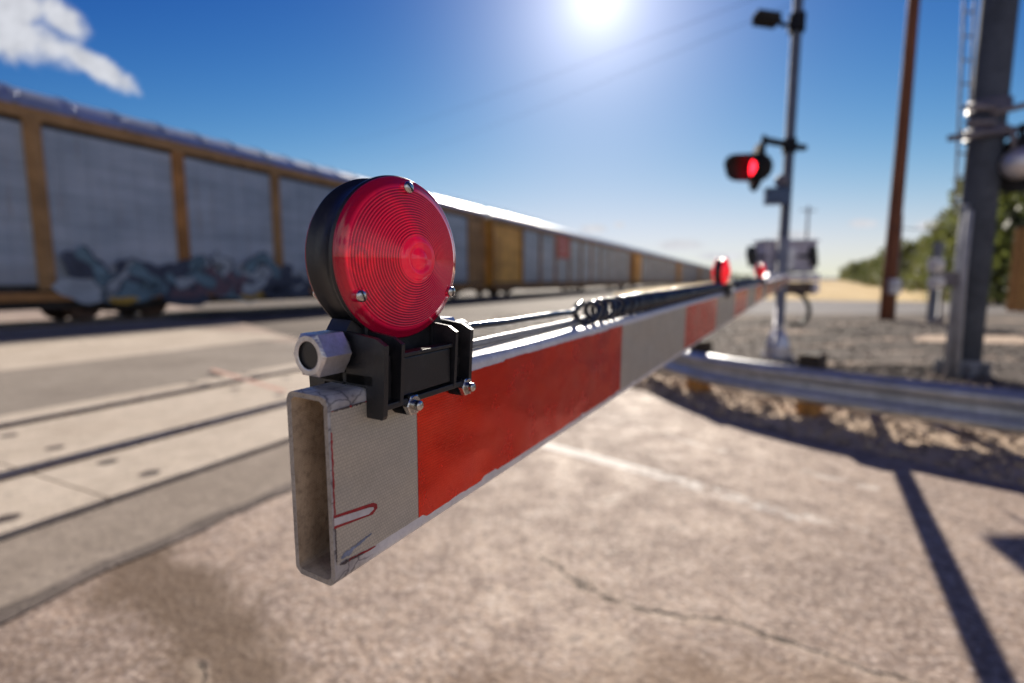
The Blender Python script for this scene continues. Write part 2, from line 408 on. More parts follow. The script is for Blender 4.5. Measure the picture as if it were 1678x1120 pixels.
def arm_paint():
    m, t = newmat('chalky_white_arm_paint'); co = coords(t)
    x = t.n('ShaderNodeSeparateXYZ', {0: co}).outputs[0]
    a = t.noise(co, 55, 6, .7); b = t.noise(co, 260, 4, .7)
    c = t.mix(t.maprange(a, .4, .7), (.80, .80, .80), (.62, .62, .63))
    worn = t.maprange(t.math('ADD', x, t.math('MULTIPLY', a, .02)), .028, .042)          # bare and dirty at the sawn end
    c = t.mix(worn, t.ramp(a, [(.3, (.23, .22, .22)), (.5, (.42, .40, .39)), (.66, (.56, .54, .51))]), c)
    vein = t.voro(t.vmath('ADD', co, t.scaled(t.noise(co, 70, 3, out=1), (.012, .012, .012))), 85, 'DISTANCE_TO_EDGE')
    c = t.mix(t.math('MULTIPLY', t.maprange(vein, .055, .01), t.math('SUBTRACT', 1.0, t.math('MULTIPLY', worn, .93))), c, (.16, .15, .16))
    c = t.mix(t.maprange(b, .62, .72, 0, .7), c, (.20, .19, .19))
    t.out(t.n('ShaderNodeBsdfPrincipled', {'Base Color': c, 'Roughness': t.maprange(a, .3, .7, .28, .5), 'Normal': t.bump(t.math('ADD', a, b), .35, .0008), 'Coat Weight': .2, 'Coat Roughness': .25}).outputs[0])
    return m
M_arm = arm_paint()
def tape(name, c1, c2, rough, seed, scratch, metal):
    """prismatic reflective sheeting: a glossy film over fine cells, waved and scuffed"""
    m, t = newmat(name); co = coords(t)
    co2 = t.vmath('ADD', co, (seed, 0, seed * .37))
    wave = t.noise(t.scaled(co2, (1, 1, 1.5)), 7.0, 2.5, .5, .0)
    a = t.noise(co2, 28, 6, .7); b = t.noise(co2, 420, 2, .6)
    br = t.n('ShaderNodeTexBrick', {'Vector': t.vmath('MULTIPLY', t.n('ShaderNodeCombineXYZ', {0: t.n('ShaderNodeSeparateXYZ', {0: co}).outputs[0], 1: t.n('ShaderNodeSeparateXYZ', {0: co}).outputs[2], 2: 0.0}).outputs[0], (1, 1, 1)),
             'Scale': 260.0, 'Mortar Size': .05, 'Mortar Smooth': .8, 'Bias': 0.0, 'Brick Width': .5, 'Row Height': .5, 'Color1': (1, 1, 1, 1), 'Color2': (.9, .9, .9, 1), 'Mortar': (.50, .50, .50, 1)}).outputs[0]
    c = t.mix(t.maprange(a, .35, .72), c1, c2)
    c = t.mix(.85, c, t.mix(1.0, c, br, 'MULTIPLY'))
    sc_ = t.noise(t.scaled(co2, (5, 1, 22)), 9, 4, .75)
    c = t.mix(t.maprange(sc_, .66, .74, 0, scratch), c, tuple(x * .35 for x in c2))
    nrm = t.bump(t.math('ADD', t.math('MULTIPLY', wave, 1.0), t.math('ADD', t.math('MULTIPLY', a, .05), t.math('MULTIPLY', br, .01))), .42, .03)
    t.out(t.n('ShaderNodeBsdfPrincipled', {'Base Color': c, 'Metallic': metal, 'Roughness': t.maprange(a, .3, .7, rough, rough + .14), 'Normal': nrm, 'Coat Weight': .22, 'Coat Roughness': .10, 'Coat Normal': nrm, 'Specular IOR Level': .4}).outputs[0])
    return m
M_tapered = tape('red_reflective_sheeting', (.98, .046, .005), (.92, .018, .003), .17, 1.7, .7, .74)
M_tapewhite = tape('white_reflective_sheeting', (.60, .56, .465), (.51, .475, .39), .42, 5.1, .22, .2)
M_redline = pbr('dark_red_edge', (.42, .008, .02), .4, 0, .2, 90, bump=.1)
M_blacktape = pbr('dirty_edge', (.10, .08, .08), .7, 0, .3, 60)
M_bluescuff = pbr('blue_scuff', (.26, .31, .43), .5, 0, .4, 120)
M_whitegap = pbr('bare_white_slot', (.74, .71, .69), .45, 0, .1, 80)
def plastic(name, col, rough):
    m, t = newmat(name); co = coords(t)
    a = t.noise(co, 45, 6, .7); b = t.noise(co, 900, 3, .6)
    dust = t.maprange(a, .5, .72, 0, .35)
    c = t.mix(dust, col, (.085, .085, .085))
    t.out(t.n('ShaderNodeBsdfPrincipled', {'Base Color': c, 'Roughness': t.maprange(a, .3, .7, rough - .06, rough + .14), 'Normal': t.bump(t.math('ADD', b, t.math('MULTIPLY', a, 1.2)), .18, .0006), 'Specular IOR Level': .55}).outputs[0])
    return m
M_plastic = plastic('black_moulded_plastic', (.014, .015, .018), .36)
M_zinc = pbr('zinc_plated_steel', (.68, .67, .64), .26, 1, .2, 300, bump=.12, bscale=900, bdist=.0005)
M_nut = pbr('satin_aluminium_nut', (.74, .73, .74), .42, .75, .16, 90, bump=.15, bscale=700, bdist=.0004)
M_cable = pbr('glossy_black_cable', (.022, .026, .036), .2, 0, .2, 40, bump=.05, bscale=400, bdist=.0004, coat=.3)
M_greycable = pbr('grey_cable_sheath', (.30, .30, .31), .4, 0, .2, 40, bump=.05, bscale=300, bdist=.0004)
M_bulb = pbr('lit_bulb', (.25, .12, .10), .3, 0, .05, 60, bump=0, emit=(1, .05, .03), estr=.12)
def lens_material():
    m, t = newmat('moulded_red_lens'); co = coords(t)
    a = t.noise(co, 60, 5, .65); sx, sy, sz = t.n('ShaderNodeSeparateXYZ', {0: co}).outputs
    dx = t.math('SUBTRACT', sx, .063); dz = t.math('SUBTRACT', sz, .169)
    r = t.math('SQRT', t.math('ADD', t.math('MULTIPLY', dx, dx), t.math('MULTIPLY', dz, dz)))
    # moulded rings, thick and thin: their light and dark put into the red tint
    ph = t.math('MULTIPLY', t.math('SUBTRACT', .0402, r), 2 * math.pi / .00152)
    thin = t.math('ADD', t.math('MULTIPLY', t.math('COSINE', ph), .5), .5)
    inband = t.math('MULTIPLY', t.maprange(r, .0398, .0405, 1, 0), t.maprange(r, .0125, .0135))
    k = t.math('MULTIPLY', thin, inband)
    rim = t.maprange(r, .0405, .0425)
    k = t.math('MAXIMUM', k, t.math('MULTIPLY', rim, .8))
    tl = t.n('ShaderNodeBsdfTranslucent', {'Color': t.mix(k, (1.0, .035, .050), (.40, .001, .010))}).outputs[0]
    df = t.n('ShaderNodeBsdfDiffuse', {'Color': t.mix(k, (.96, .050, .022), (.26, .002, .006))}).outputs[0]
    tr = t.n('ShaderNodeBsdfTransparent', {'Color': t.mix(k, (.92, .012, .05), (.40, .002, .008))}).outputs[0]
    s1 = t.n('ShaderNodeMixShader', {0: .58, 1: tl, 2: df}).outputs[0]
    s2 = t.n('ShaderNodeMixShader', {0: .27, 1: s1, 2: tr}).outputs[0]
    gl = t.n('ShaderNodeBsdfGlossy', {'Color': (1, .92, .95, 1), 'Roughness': t.maprange(a, .3, .7, .03, .11)}).outputs[0]
    fr = t.n('ShaderNodeFresnel', {'IOR': 1.6}).outputs[0]
    lit = t.n('ShaderNodeEmission', {'Color': t.mix(k, (1, .006, .13), (.14, .0, .016)), 'Strength': .10}).outputs[0]   # weak added glow brightens the lens; its magenta stands for reflected sky
    s2 = t.n('ShaderNodeAddShader', {0: s2, 1: lit}).outputs[0]
    t.out(t.n('ShaderNodeMixShader', {0: fr, 1: s2, 2: gl}).outputs[0])
    return m
M_lens = lens_material()

# ------------------------------------------------------------------ gate arm
az, el, roll = .5161, .0163, -.0202
a_ = Vector((math.sin(az) * math.cos(el), math.cos(az) * math.cos(el), math.sin(el)))
n_ = Vector((math.cos(az), -math.sin(az), 0)); u_ = n_.cross(a_)
n2 = math.cos(roll) * n_ + math.sin(roll) * u_; u2 = -math.sin(roll) * n_ + math.cos(roll) * u_
O_ = Vector((-.0924, .2522, .9925))
ARM = Matrix(((a_.x, -n2.x, u2.x, O_.x), (a_.y, -n2.y, u2.y, O_.y), (a_.z, -n2.z, u2.z, O_.z), (0, 0, 0, 1)))
W, H, S0, L = .0306, .100, .0669, .406           # local: x along the arm, y away from the striped face, z up
ALEN = 7.75
arm = thing('crossing_gate_arm', 'hollow crossing gate arm with red and white stripes and red lamps reaching into the distance', 'gate arm', matrix=ARM)
def rounded(y0, y1, z0, z1, r, k=4):
    pts = []
    for cx_, cz_, a0 in ((y1 - r, z1 - r, 0), (y0 + r, z1 - r, 90), (y0 + r, z0 + r, 180), (y1 - r, z0 + r, 270)):
        for i in range(k + 1):
            q = R(a0 + 90 * i / k); pts.append((cx_ + r * math.cos(q), cz_ + r * math.sin(q)))
    return pts
bm = B(); T = .0028
po = rounded(0, W, -.0022, H, .0050); pi = rounded(T, W - T, T - .0022, H - T, .0036)
rnd = random.Random(3)
xs = [0, .012, .05, .2, .6, 1.5, 3, 5, ALEN]
def jit(): return rnd.uniform(-.00035, .00045)
outer = [[bm.verts.new((x + (jit() if i == 0 else 0), y, z)) for (y, z) in po] for i, x in enumerate(xs)]
inner = [[bm.verts.new((x + (jit() if i == 0 else 0), y + (jit() if i == 0 else 0), z)) for (y, z) in pi] for i, x in enumerate(xs[:6])]
n = len(po)
for A, C_ in zip(outer, outer[1:]):
    for k in range(n):
        f = bm.faces.new((A[k], C_[k], C_[(k + 1) % n], A[(k + 1) % n])); f.smooth = True
for A, C_ in zip(inner, inner[1:]):
    for k in range(n):
        f = bm.faces.new((A[(k + 1) % n], C_[(k + 1) % n], C_[k], A[k])); f.smooth = True; f.material_index = 1
for k in range(n):
    f = bm.faces.new((outer[0][k], outer[0][(k + 1) % n], inner[0][(k + 1) % n], inner[0][k])); f.material_index = 2
bm.faces.new(outer[-1]); bm.faces.new(inner[-1]).material_index = 1
M_sawn = fibreglass('sawn_fibreglass_edge', (.40, .36, .31), (.20, .175, .15), 2.5, .7)
build('tube', bm, [M_arm, M_inner, M_sawn], arm, fix=False)
# stripes of sheeting, edges slightly ragged
def stripe(x0, x1, m, nm, lab=None):
    bm = B(); N = max(6, int((x1 - x0) / .004)) if x0 < .6 else 10
    rr = random.Random(int(x0 * 1000) + 5)
    lo = []; hi = []; off = 0; offh = 0
    for i in range(N + 1):
        x = x0 + (x1 - x0) * i / N
        if rr.random() < .16: off = rr.choice([0, 0, -.0006, .0009, .0016])
        if rr.random() < .16: offh = rr.choice([0, 0, .0005, -.0008, -.0012])
        lo.append((x, .0062 + off + rr.uniform(-.0002, .0002) + (.004 if x < .02 else 0) * (1 - x / .02)))
        hi.append((x, .0925 + offh + rr.uniform(-.0002, .0002)))
    y = -.0004
    vl = [bm.verts.new((x, y, z)) for x, z in lo]; vh = [bm.verts.new((x, y, z)) for x, z in hi]
    vlb = [bm.verts.new((x, -.00005, z)) for x, z in lo]; vhb = [bm.verts.new((x, -.00005, z)) for x, z in hi]
    for i in range(N):
        bm.faces.new((vl[i], vl[i + 1], vh[i + 1], vh[i])); bm.faces.new((vlb[i], vl[i], vl[i], vlb[i + 1])) if False else bm.faces.new((vlb[i], vlb[i + 1], vl[i + 1], vl[i]))
        bm.faces.new((vh[i], vh[i + 1], vhb[i + 1], vhb[i]))
    o = build(nm, bm, m, arm, fix=True)
    return o
stripe(.0014, S0 - .0003, M_tapewhite, 'white_stripe')
k = 0; x = S0
while x < ALEN - .1:
    x1 = min(x + L, ALEN - .05)
    stripe(x + .0002, x1 - .0002, M_tapered if k % 2 == 0 else M_tapewhite, 'red_stripe' if k % 2 == 0 else 'white_stripe')
    x += L; k += 1
# notch in the sheeting with its red rim, red edge, scuffs
def flatpoly(bm, pts, y, mi=0):
    v = [bm.verts.new((p[0], y, p[1])) for p in pts]; f = bm.faces.new(v); f.material_index = mi
bm = B()
def notch(hw, xe):
    pts = [(.0006, .0345 + hw)]
    pts += [(xe - .003, .0303 + hw), (xe, .0303 + hw * .45), (xe + .0004, .0303 - hw * .3), (xe - .0035, .0303 - hw)]
    return pts + [(.0006, .0345 - hw * 1.15)]
flatpoly(bm, notch(.0034, .0312), -.00055, 0); flatpoly(bm, notch(.0019, .0282), -.00075, 1)
rr = random.Random(9)
def ragged_strip(x, z0, z1, wd, mi, y=-.0006, N=26):
    prev = None
    for i in range(N + 1):
        z = z0 + (z1 - z0) * i / N; w0 = rr.uniform(0, .0004); w1 = wd * rr.uniform(.55, 1.2)
        cur = (bm.verts.new((x - w0, y, z)), bm.verts.new((x + w1, y, z)))
        if prev: bm.faces.new((prev[0], prev[1], cur[1], cur[0])).material_index = mi
        prev = cur
ragged_strip(.0010, .038, .082, .0010, 0); ragged_strip(.0012, .012, .0305, .0007, 2)
build('sheeting_notch', bm, [M_redline, M_whitegap, M_blacktape], arm, fix=True)
bm = B()
def smear(x0, z0, x1, z1, wd, mi, y, N=14):
    top = []; bot = []
    for i in range(N + 1):
        q = i / N; e = math.sin(math.pi * min(1, max(0, q))) ** .4
        top.append((x0 + (x1 - x0) * q, z0 + (z1 - z0) * q + wd * e * rr.uniform(.4, 1))); bot.append((x0 + (x1 - x0) * q, z0 + (z1 - z0) * q - wd * e * rr.uniform(.4, 1)))
    for i in range(N):
        a1, b1, c1, d1 = bot[i], bot[i + 1], top[i + 1], top[i]
        flatpoly(bm, [a1, b1, c1, d1], y, mi)
smear(.004, .0125, .014, .0140, .0022, 0, -.0006, 9); smear(.011, .0140, .022, .0152, .0013, 0, -.00065, 9); smear(.019, .0152, .027, .0162, .0009, 0, -.0006, 7)
smear(.004, .0092, .030, .0072, .0010, 1, -.0006); smear(.003, .0095, .010, .009, .0012, 2, -.0008); smear(.010, .0088, .020, .0076, .0007, 2, -.0008)
build('scuff_marks', bm, [M_bluescuff, M_redline, M_blacktape], arm, fix=True)
# dirt line along the top edge of the sheeting
bm = B(); prev = None
for i in range(60):
    x_ = .002 + i * .0012; wd = rr.uniform(.0001, .0009) if rr.random() < .75 else .00005
    cur = (bm.verts.new((x_, -.00055, .0922 - wd)), bm.verts.new((x_, -.00055, .0927 + wd * .3)))
    if prev: bm.faces.new((prev[0], prev[1], cur[1], cur[0])).material_index = 0 if rr.random() < .6 else 1
    prev = cur
build('edge_dirt', bm, [M_blacktape, M_redline], arm, fix=True)

# ---- lamp (part of the arm) and its sub-parts
SL, UL, RL = .063, .169, .0462                     # centre along the arm, height, radius
YF, YB = .0080, .0300                              # front and back flanges
def hexprism(bm, c, axis, r, length, hole=0, depth=.006, chamfer=.0012, mi=0, mih=1):
    m = frame(c, axis)
    def ring(rad, z, hexa):
        out = []
        for k in range(36):
            q = 2 * math.pi * k / 36
            rr_ = rad
            if hexa:
                qq = (q % (math.pi / 3)) - math.pi / 6; rr_ = min(rad / math.cos(qq) * math.cos(math.pi / 6), rad * 1.0)
            out.append(bm.verts.new(m @ Vector((rr_ * math.cos(q), rr_ * math.sin(q), z))))
        return out
    af = r * math.cos(math.pi / 6)
    seq = [(af * .93, 0, False), (r, chamfer, True), (r, length - chamfer, True), (af * .93, length, False)]
    rings = [ring(*s) for s in seq]
    for A, C_ in zip(rings, rings[1:]):
        for k in range(36):
            f = bm.faces.new((A[k], A[(k + 1) % 36], C_[(k + 1) % 36], C_[k])); f.material_index = mi
    bm.faces.new(rings[-1]).material_index = mi
    if hole:
        h0 = ring(hole, 0, False); h1 = ring(hole * .92, depth * .15, False); h2 = ring(hole * .92, depth, False)
        for A, C_, mm in ((h0, rings[0], mi), (h1, h0, mi), (h2, h1, mih)):
            for k in range(36): bm.faces.new((A[k], A[(k + 1) % 36], C_[(k + 1) % 36], C_[k])).material_index = mm
        bm.faces.new(list(reversed(h2))).material_index = mih
    else: bm.faces.new(list(reversed(rings[0]))).material_index = mi
def lens_profile():
    prof = [(RL, 0), (RL + .0004, .0006), (RL, .0016), (RL - .0012, .0021), (.0432, .0030)]
    def zbase(r): return .0165 - .0128 * (r / .0432) ** 1.55
    r = .0402
    prof.append((.0424, zbase(.0424)))
    p = .00152
    while r > .0140:
        prof += [(r, zbase(r) - .00034), (r - p * .20, zbase(r - p * .20) + .00018), (r - p * .50, zbase(r - p * .5) + .00040), (r - p * .80, zbase(r - p * .80) + .00012)]
        r -= p
    prof += [(.0124, zbase(.0124)), (.0118, .0160), (.0108, .0170), (.0088, .0172), (.0072, .0168), (.0066, .0158), (.0058, .0160), (.0044, .0180), (.0024, .0190), (0, .0193)]
    return prof
def make_lamp():
    ln = bpy.data.objects.new('gate_lamp', None); COL.objects.link(ln); ln.parent = arm
    ln.location = (0, 0, 0); ln['label'] = 'red lamp clamped on the tip of the arm'
    # housing: short drum with flanges, necked down to the saddle
    bm = B()
    mF = Matrix.Translation((SL, YF, UL)) @ Matrix.Rotation(R(90), 4, 'X')    # local z -> -y, towards the viewer side
    def ringat(rad, y): return (rad, YF - y)
    prof = [(RL - .0040, .0005), (RL - .0012, .0008), (RL + .0010, .0), (RL + .0012, -.0016), (RL - .0016, -.0024), (RL - .0022, -.011), (RL - .0016, -.0196), (RL + .0012, -.0204), (RL + .0010, -.0220), (RL - .0012, -.0228), (RL - .0040, -.0225), (RL - .0045, -.0200), (RL - .0045, -.002), (RL - .0040, .0005)]
    lathe(bm, prof, mF, 96)
    # neck
    yc = (YF + YB) / 2
    z_top, z_bot = UL - .034, .1065
    pts = [(SL - .034, z_top), (SL + .034, z_top), (SL + .0375, .128), (SL + .0385, z_bot), (SL - .0395, z_bot), (SL - .0385, .128)]
    prism_dir(bm, [(p[0], YF + .0022, p[1]) for p in pts], (0, YB - YF - .0044, 0))
    for xx in (SL - .026, SL + .026): box(bm, (xx, YF + .001, .1235), (.0022, .003, .026))
    build('housing', bm, M_plastic, ln)
    # lenses front and back
    for sgn, yy in ((1, YF - .0006), (-1, YB + .0006)):
        bm = B()
        mm = Matrix.Translation((SL, yy, UL)) @ Matrix.Rotation(R(90 * sgn), 4, 'X')
        lathe(bm, lens_profile(), mm, 128 if sgn > 0 else 64)
        for q in (90, 210, 330):
            cx_, cz_ = SL + .0402 * math.cos(R(q)), UL + .0402 * math.sin(R(q))
            m2 = Matrix.Translation((cx_, yy, cz_)) @ Matrix.Rotation(R(90 * sgn), 4, 'X')
            lathe(bm, [(.0036, .0018), (.0034, .0068), (.0030, .0073), (.0, .0073)], m2, 24)
        build('lens', bm, M_lens, ln)
        for q in (90, 210, 330):
            bm = B()
            cx_, cz_ = SL + .0402 * math.cos(R(q)), UL + .0402 * math.sin(R(q))
            m2 = Matrix.Translation((cx_, yy - sgn * .0074, cz_)) @ Matrix.Rotation(R(90 * sgn), 4, 'X') @ Matrix.Rotation(R(q * 1.3 + 20), 4, 'Z')
            lathe(bm, [(.0, .0), (.0030, .0), (.0034, .0004), (.0034, .0011), (.0028, .0018), (.0014, .0022), (0, .0023)], m2, 24)
            r_ = m2.to_3x3()
            box(bm, m2 @ Vector((0, 0, .00215)), (.0058, .0007, .0006), r_, 1)
            build('screw', bm, [M_zinc, M_black], ln)
    # bulb in its socket inside the drum
    bm = B()
    cyl(bm, (SL, (YF + YB) / 2, UL - .044), (SL, (YF + YB) / 2, UL - .016), .0060, seg=20)
    build('socket', bm, M_zinc, ln)
    bm = B(); lathe(bm, [(.004, 0), (.0052, .004), (.0052, .010), (.0035, .015), (0, .016)], Matrix.Translation((SL, (YF + YB) / 2, UL - .0159)), 20)
    build('bulb', bm, M_bulb, ln)
    YAW = Matrix.Translation((SL + .0024, (YF + YB) / 2, 0)) @ Matrix.Rotation(R(-6.6), 4, 'Z') @ Matrix.Translation((-SL, -(YF + YB) / 2, 0))
    for ch in ln.children: ch.matrix_local = YAW
    # saddle bracket over the arm: top web, front and rear skirts with fins
    bm = B()
    x0, x1 = .0255, .1075
    box(bm, ((x0 + x1) / 2, W / 2, H + .0038), (x1 - x0, W + .012, .0062), bevel=.0006)
    for sg in (1, -1):
        def yy(v): return -v if sg > 0 else W + v
        def xz_fin(xa, th, zt, zb, vt, vb, back):
            pts = [(xa, yy(-back), zt + .006), (xa, yy(vt * .55), zt + .0035), (xa, yy(vt), zt), (xa, yy(vb), zb + .002), (xa, yy(vb - .001), zb), (xa, yy(.0008), zb), (xa, yy(.0008), H), (xa, yy(-back), H)]
            prism_dir(bm, pts, (th, 0, 0))
        xz_fin(x0, .0032, .1235, .0835, .0148, .0128, .014)          # outer fin
        xz_fin(.0395, .0026, .1228, .0880, .0140, .0120, .014)       # second fin
        xz_fin(.0895, .0026, .1245, .0875, .0140, .0120, .014)
        xz_fin(x1 - .0032, .0032, .1245, .0810, .0150, .0128, .014)
        # recessed front panel and skirt
        ym = yy(.0045)
        box(bm, ((x0 + x1) / 2, yy(.0030), (.0885 + .112) / 2), (x1 - x0 - .005, .0044, .0235))
        box(bm, (.0655, yy(.0072), .1035), (.0455, .0062, .0215), bevel=.0008)
        box(bm, (.0655, yy(.0080), .1160), (.0475, .0078, .0022), bevel=.0004)
        box(bm, (.0655, yy(.0075), .0895), (.0765, .0085, .0034), bevel=.0006)
        box(bm, (.0340, yy(.0050), .1030), (.009, .0030, .026))
        for bx_ in (.0505, .1035): cyl(bm, (bx_, yy(.0008), .0865), (bx_, yy(.0095), .0865), .0062, seg=20)
    build('bracket', bm, M_plastic, ln)
    for bx_ in (.0500, .1035):
        bm = B()
        hexprism(bm, (bx_, -.0136, .0868), (0, 1, 0), .0062, .0042, chamfer=.0006)
        pr = [(0, 0), (.0022, 0), (.0027, .0006)]
        for q in range(5): pr += [(.0029, .0008 + q * .0008), (.00245, .0012 + q * .0008)]
        pr.append((.0027, .0052))
        lathe(bm, pr, frame((bx_, -.0180, .0868), (0, 1, 0)), 20, 1)
        build('bolt', bm, [M_zinc, M_zinc], ln)
    # hex coupling on the near end, gland and cable sleeve on the far end
    bm = B()
    hexprism(bm, (.0035, .0172, .1190), (1, 0, .0), .0126, .0195, hole=.0080, depth=.0016, chamfer=.0015, mi=0, mih=1)
    build('hex_nut', bm, [M_nut, M_plastic], ln)
    for xa in (.022, .096):
        bm = B(); cyl(bm, (xa, .0172, .119), (xa + .010, .0172, .119), .0086, seg=24); build('conduit_stub', bm, M_plastic, ln)
    bm = B()
    hexprism(bm, (.1050, .0172, .1195), (1, 0, 0), .0122, .0180, chamfer=.0015)
    build('hex_nut', bm, [M_nut], ln)
    bm = B()
    lathe(bm, [(.0, 0), (.0068, 0), (.0070, .008), (.0074, .017), (.0066, .0195), (.0030, .0195)], frame((.122, .0172, .1195), (1, 0, 0)), 24)
    build('cable_sleeve', bm, M_greycable, ln)
    return ln
lamp = make_lamp()
def lit_lamp(dx, lab):
    """the same lamp further along: copy with every piece; its lenses glow"""
    c = copy_tree(lamp, arm); k_ = .86; c.scale = (k_, k_, k_); c.location = (dx + .063 * (1 - k_), .0153 * (1 - k_), .1 * (1 - k_)); c['label'] = lab
    for ch in c.children:
        if ch.name.startswith('lens'):
            me = ch.data.copy(); ch.data = me; me.materials.clear(); me.materials.append(M_bulbred)
    return c
lit_lamp(1.40, 'glowing red lamp halfway along the arm, seen edge on')
lit_lamp(2.86, 'farthest glowing red lamp on the arm')

# ---- coiled cable lying on the arm
cable = thing('coiled_cable', 'black coiled cable lying along the top of the gate arm between its lamps', 'cable', matrix=ARM)
def helix(x0, x1, pitch_, rad, y, z, per=14):
    n = int((x1 - x0) / pitch_ * per)
    return [(x0 + pitch_ * i / per, y + rad * math.sin(2 * math.pi * i / per), z + rad * math.cos(2 * math.pi * i / per)) for i in range(n + 1)]
bm = B()
cr_ = .0112
pts = [(.140, .0172, .1195), (.16, .0170, .1200), (.20, .0150, .1192), (.25, .0145, .1190), (.31, .0150, .1182), (.345, .0175, .1170), (.362, .0200, .1180)]
h1 = []; ph_ = 0.0; xx_ = .372
while xx_ < .72:                                     # stretched loops first, then wound tight
    p_ = max(.0125, .030 - (ph_ / 6.283) * .0018)
    h1.append((xx_, .0150 + (cr_ + .0012 * math.sin(ph_ * .5)) * math.sin(ph_), .1030 + cr_ + (cr_ + .0010 * math.cos(ph_ * .4)) * math.cos(ph_)))
    ph_ += 2 * math.pi / 16; xx_ += p_ / 16
ph_end = ph_
def helix2(x0, x1, pitch_, ph):
    out = []; x = x0
    while x < x1:
        out.append((x, .0150 + cr_ * math.sin(ph), .1030 + cr_ + cr_ * math.cos(ph))); x += pitch_ / 14; ph += 2 * math.pi / 14
    return out
h1 += helix2(xx_, 1.385, .0125, ph_end)
def smooth(pts, n=4):
    out = []
    P_ = [Vector(p) for p in pts]
    for i in range(len(P_) - 1):
        p0, p1, p2, p3 = P_[max(i - 1, 0)], P_[i], P_[i + 1], P_[min(i + 2, len(P_) - 1)]
        for k in range(n):
            s = k / n
            out.append(.5 * ((2 * p1) + (-p0 + p2) * s + (2 * p0 - 5 * p1 + 4 * p2 - p3) * s * s + (-p0 + 3 * p1 - 3 * p2 + p3) * s ** 3))
    out.append(P_[-1]); return out
tube(bm, smooth(pts, 5) + h1, .0032, 8)
build('cord', bm, M_cable, cable)
bm = B()
tube(bm, smooth([(1.52, .0172, .1195), (1.62, .015, .118), (1.75, .015, .115)], 5) + [Vector(q) for q in helix(1.78, 2.84, .0075, cr_, .0150, .1030 + cr_, 10)], .0029, 6)
build('cord', bm, M_cable, cable)
bm = B()
tube(bm, smooth([(.05, .0255, .1068), (.11, .0252, .1045), (.2, .0265, .1042), (.33, .0262, .1040), (.42, .0270, .1042), (.7, .0262, .1040), (1.3, .0268, .1040)], 6), .0035, 10)
sc_ = build('straight_cable', bm, M_greycable); sc_.matrix_world = ARM
tag(sc_, 'thin grey cable running straight along the far edge of the gate arm top', 'cable')

# ------------------------------------------------------------------ ground
def sheet(name, pts, z, m, sub=0):
    bm = B(); f = bm.faces.new([bm.verts.new((p[0], p[1], z)) for p in pts])
    if f.normal.z < 0: f.normal_flip()
    o = build(name, bm, m, fix=False); 
    if o.data.polygons[0].normal.z < 0: o.data.flip_normals()
    return struct(o)
g = sheet('ground', [(-1500, -300), (1500, -300), (1500, 3000), (-1500, 3000)], -.02, M_gravel)
road_edge = [(-40, 52), (-14, 22.5), (-4.0, 9.8), (-1.2, 7.4), (.35, 6.15), (1.36, 5.34), (1.82, 4.15), (2.46, 3.29), (2.86, 2.76), (4.2, 1.2), (8, -4)]
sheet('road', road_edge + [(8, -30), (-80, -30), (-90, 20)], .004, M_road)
def strip(name, t0, t1, v0, v1, z, m):
    return sheet(name, [tv(t0, v0)[:2], tv(t1, v0)[:2], tv(t1, v1)[:2], tv(t0, v1)[:2]], z, m)
strip('road_apron', -40, 6.0, 2.30, 2.96, .008, M_apron)
bm = B(); rr = random.Random(4); prev = None                       # tarry joint where the paving changes
for i in range(90):
    tt = -6 + i * .12; c0 = 2.27 + .05 * math.sin(tt * .9) + rr.uniform(-.015, .015); wd = .04 + rr.uniform(-.012, .02)
    cur = (bm.verts.new(tv(tt, c0 - wd, .0115)), bm.verts.new(tv(tt, c0 + wd, .0115)))
    if prev: bm.faces.new((prev[0], cur[0], cur[1], prev[1]))
    prev = cur
M_joint = flat_material('tarry_joint', (.09, .075, .065), (.15, .125, .11), (.24, .20, .175), 3.0)
struct(build('pavement_joint', bm, M_joint))
strip('road_asphalt', -45, 6.8, 5.66, 8.6, .008, M_asph)
strip('road_concrete', -55, 7.6, 8.6, 11.9, .009, M_panel)
strip('road_asphalt', -60, 9.0, 11.9, 14.9, .008, M_asph)
strip('road_concrete', -70, 9.5, 14.9, 18.6, .009, M_panel)
# crossing panels with the flangeways between
strip('flangeway', -40, 6.3, 2.97, 5.64, .006, M_groove)
for (v0, v1, nm) in ((2.985, 3.765, 'crossing_panel'), (3.965, 5.115, 'crossing_panel'), (5.295, 5.63, 'crossing_panel')):
    bm = B(); tt = 6.28
    while tt > -20:
        t0 = tt - 2.44
        for c in range(1):
            quad = [tv(t0 + .006, v0), tv(tt - .006, v0), tv(tt - .006, v1), tv(t0 + .006, v1)]
            prism_dir(bm, [(q.x, q.y, .0065) for q in quad], (0, 0, .0275))
            for q in range(2):                                      # lag bolts in their pits
                for e in (.3, 2.1):
                    p = tv(t0 + e, v0 + (v1 - v0) * (.22 + .56 * q), .0342)
                    lathe(bm, [(0.055, 0), (.03, .0006), (0, .0008)], Matrix.Translation(p), 12, 1)
        tt -= 2.44
    struct(build(nm, bm, [M_panel, M_groove]))
M_redpaint = flat_material('faded_red_paint', (.50, .26, .20), (.58, .36, .29), (.62, .44, .36), 6)
bm = B(); q = [tv(4.12, 6.2), tv(3.6, 4.3), tv(3.66, 4.28), tv(4.19, 6.2)]
f = bm.faces.new([bm.verts.new((p.x, p.y, .0365)) for p in q]); struct(build('painted_line', bm, M_redpaint))

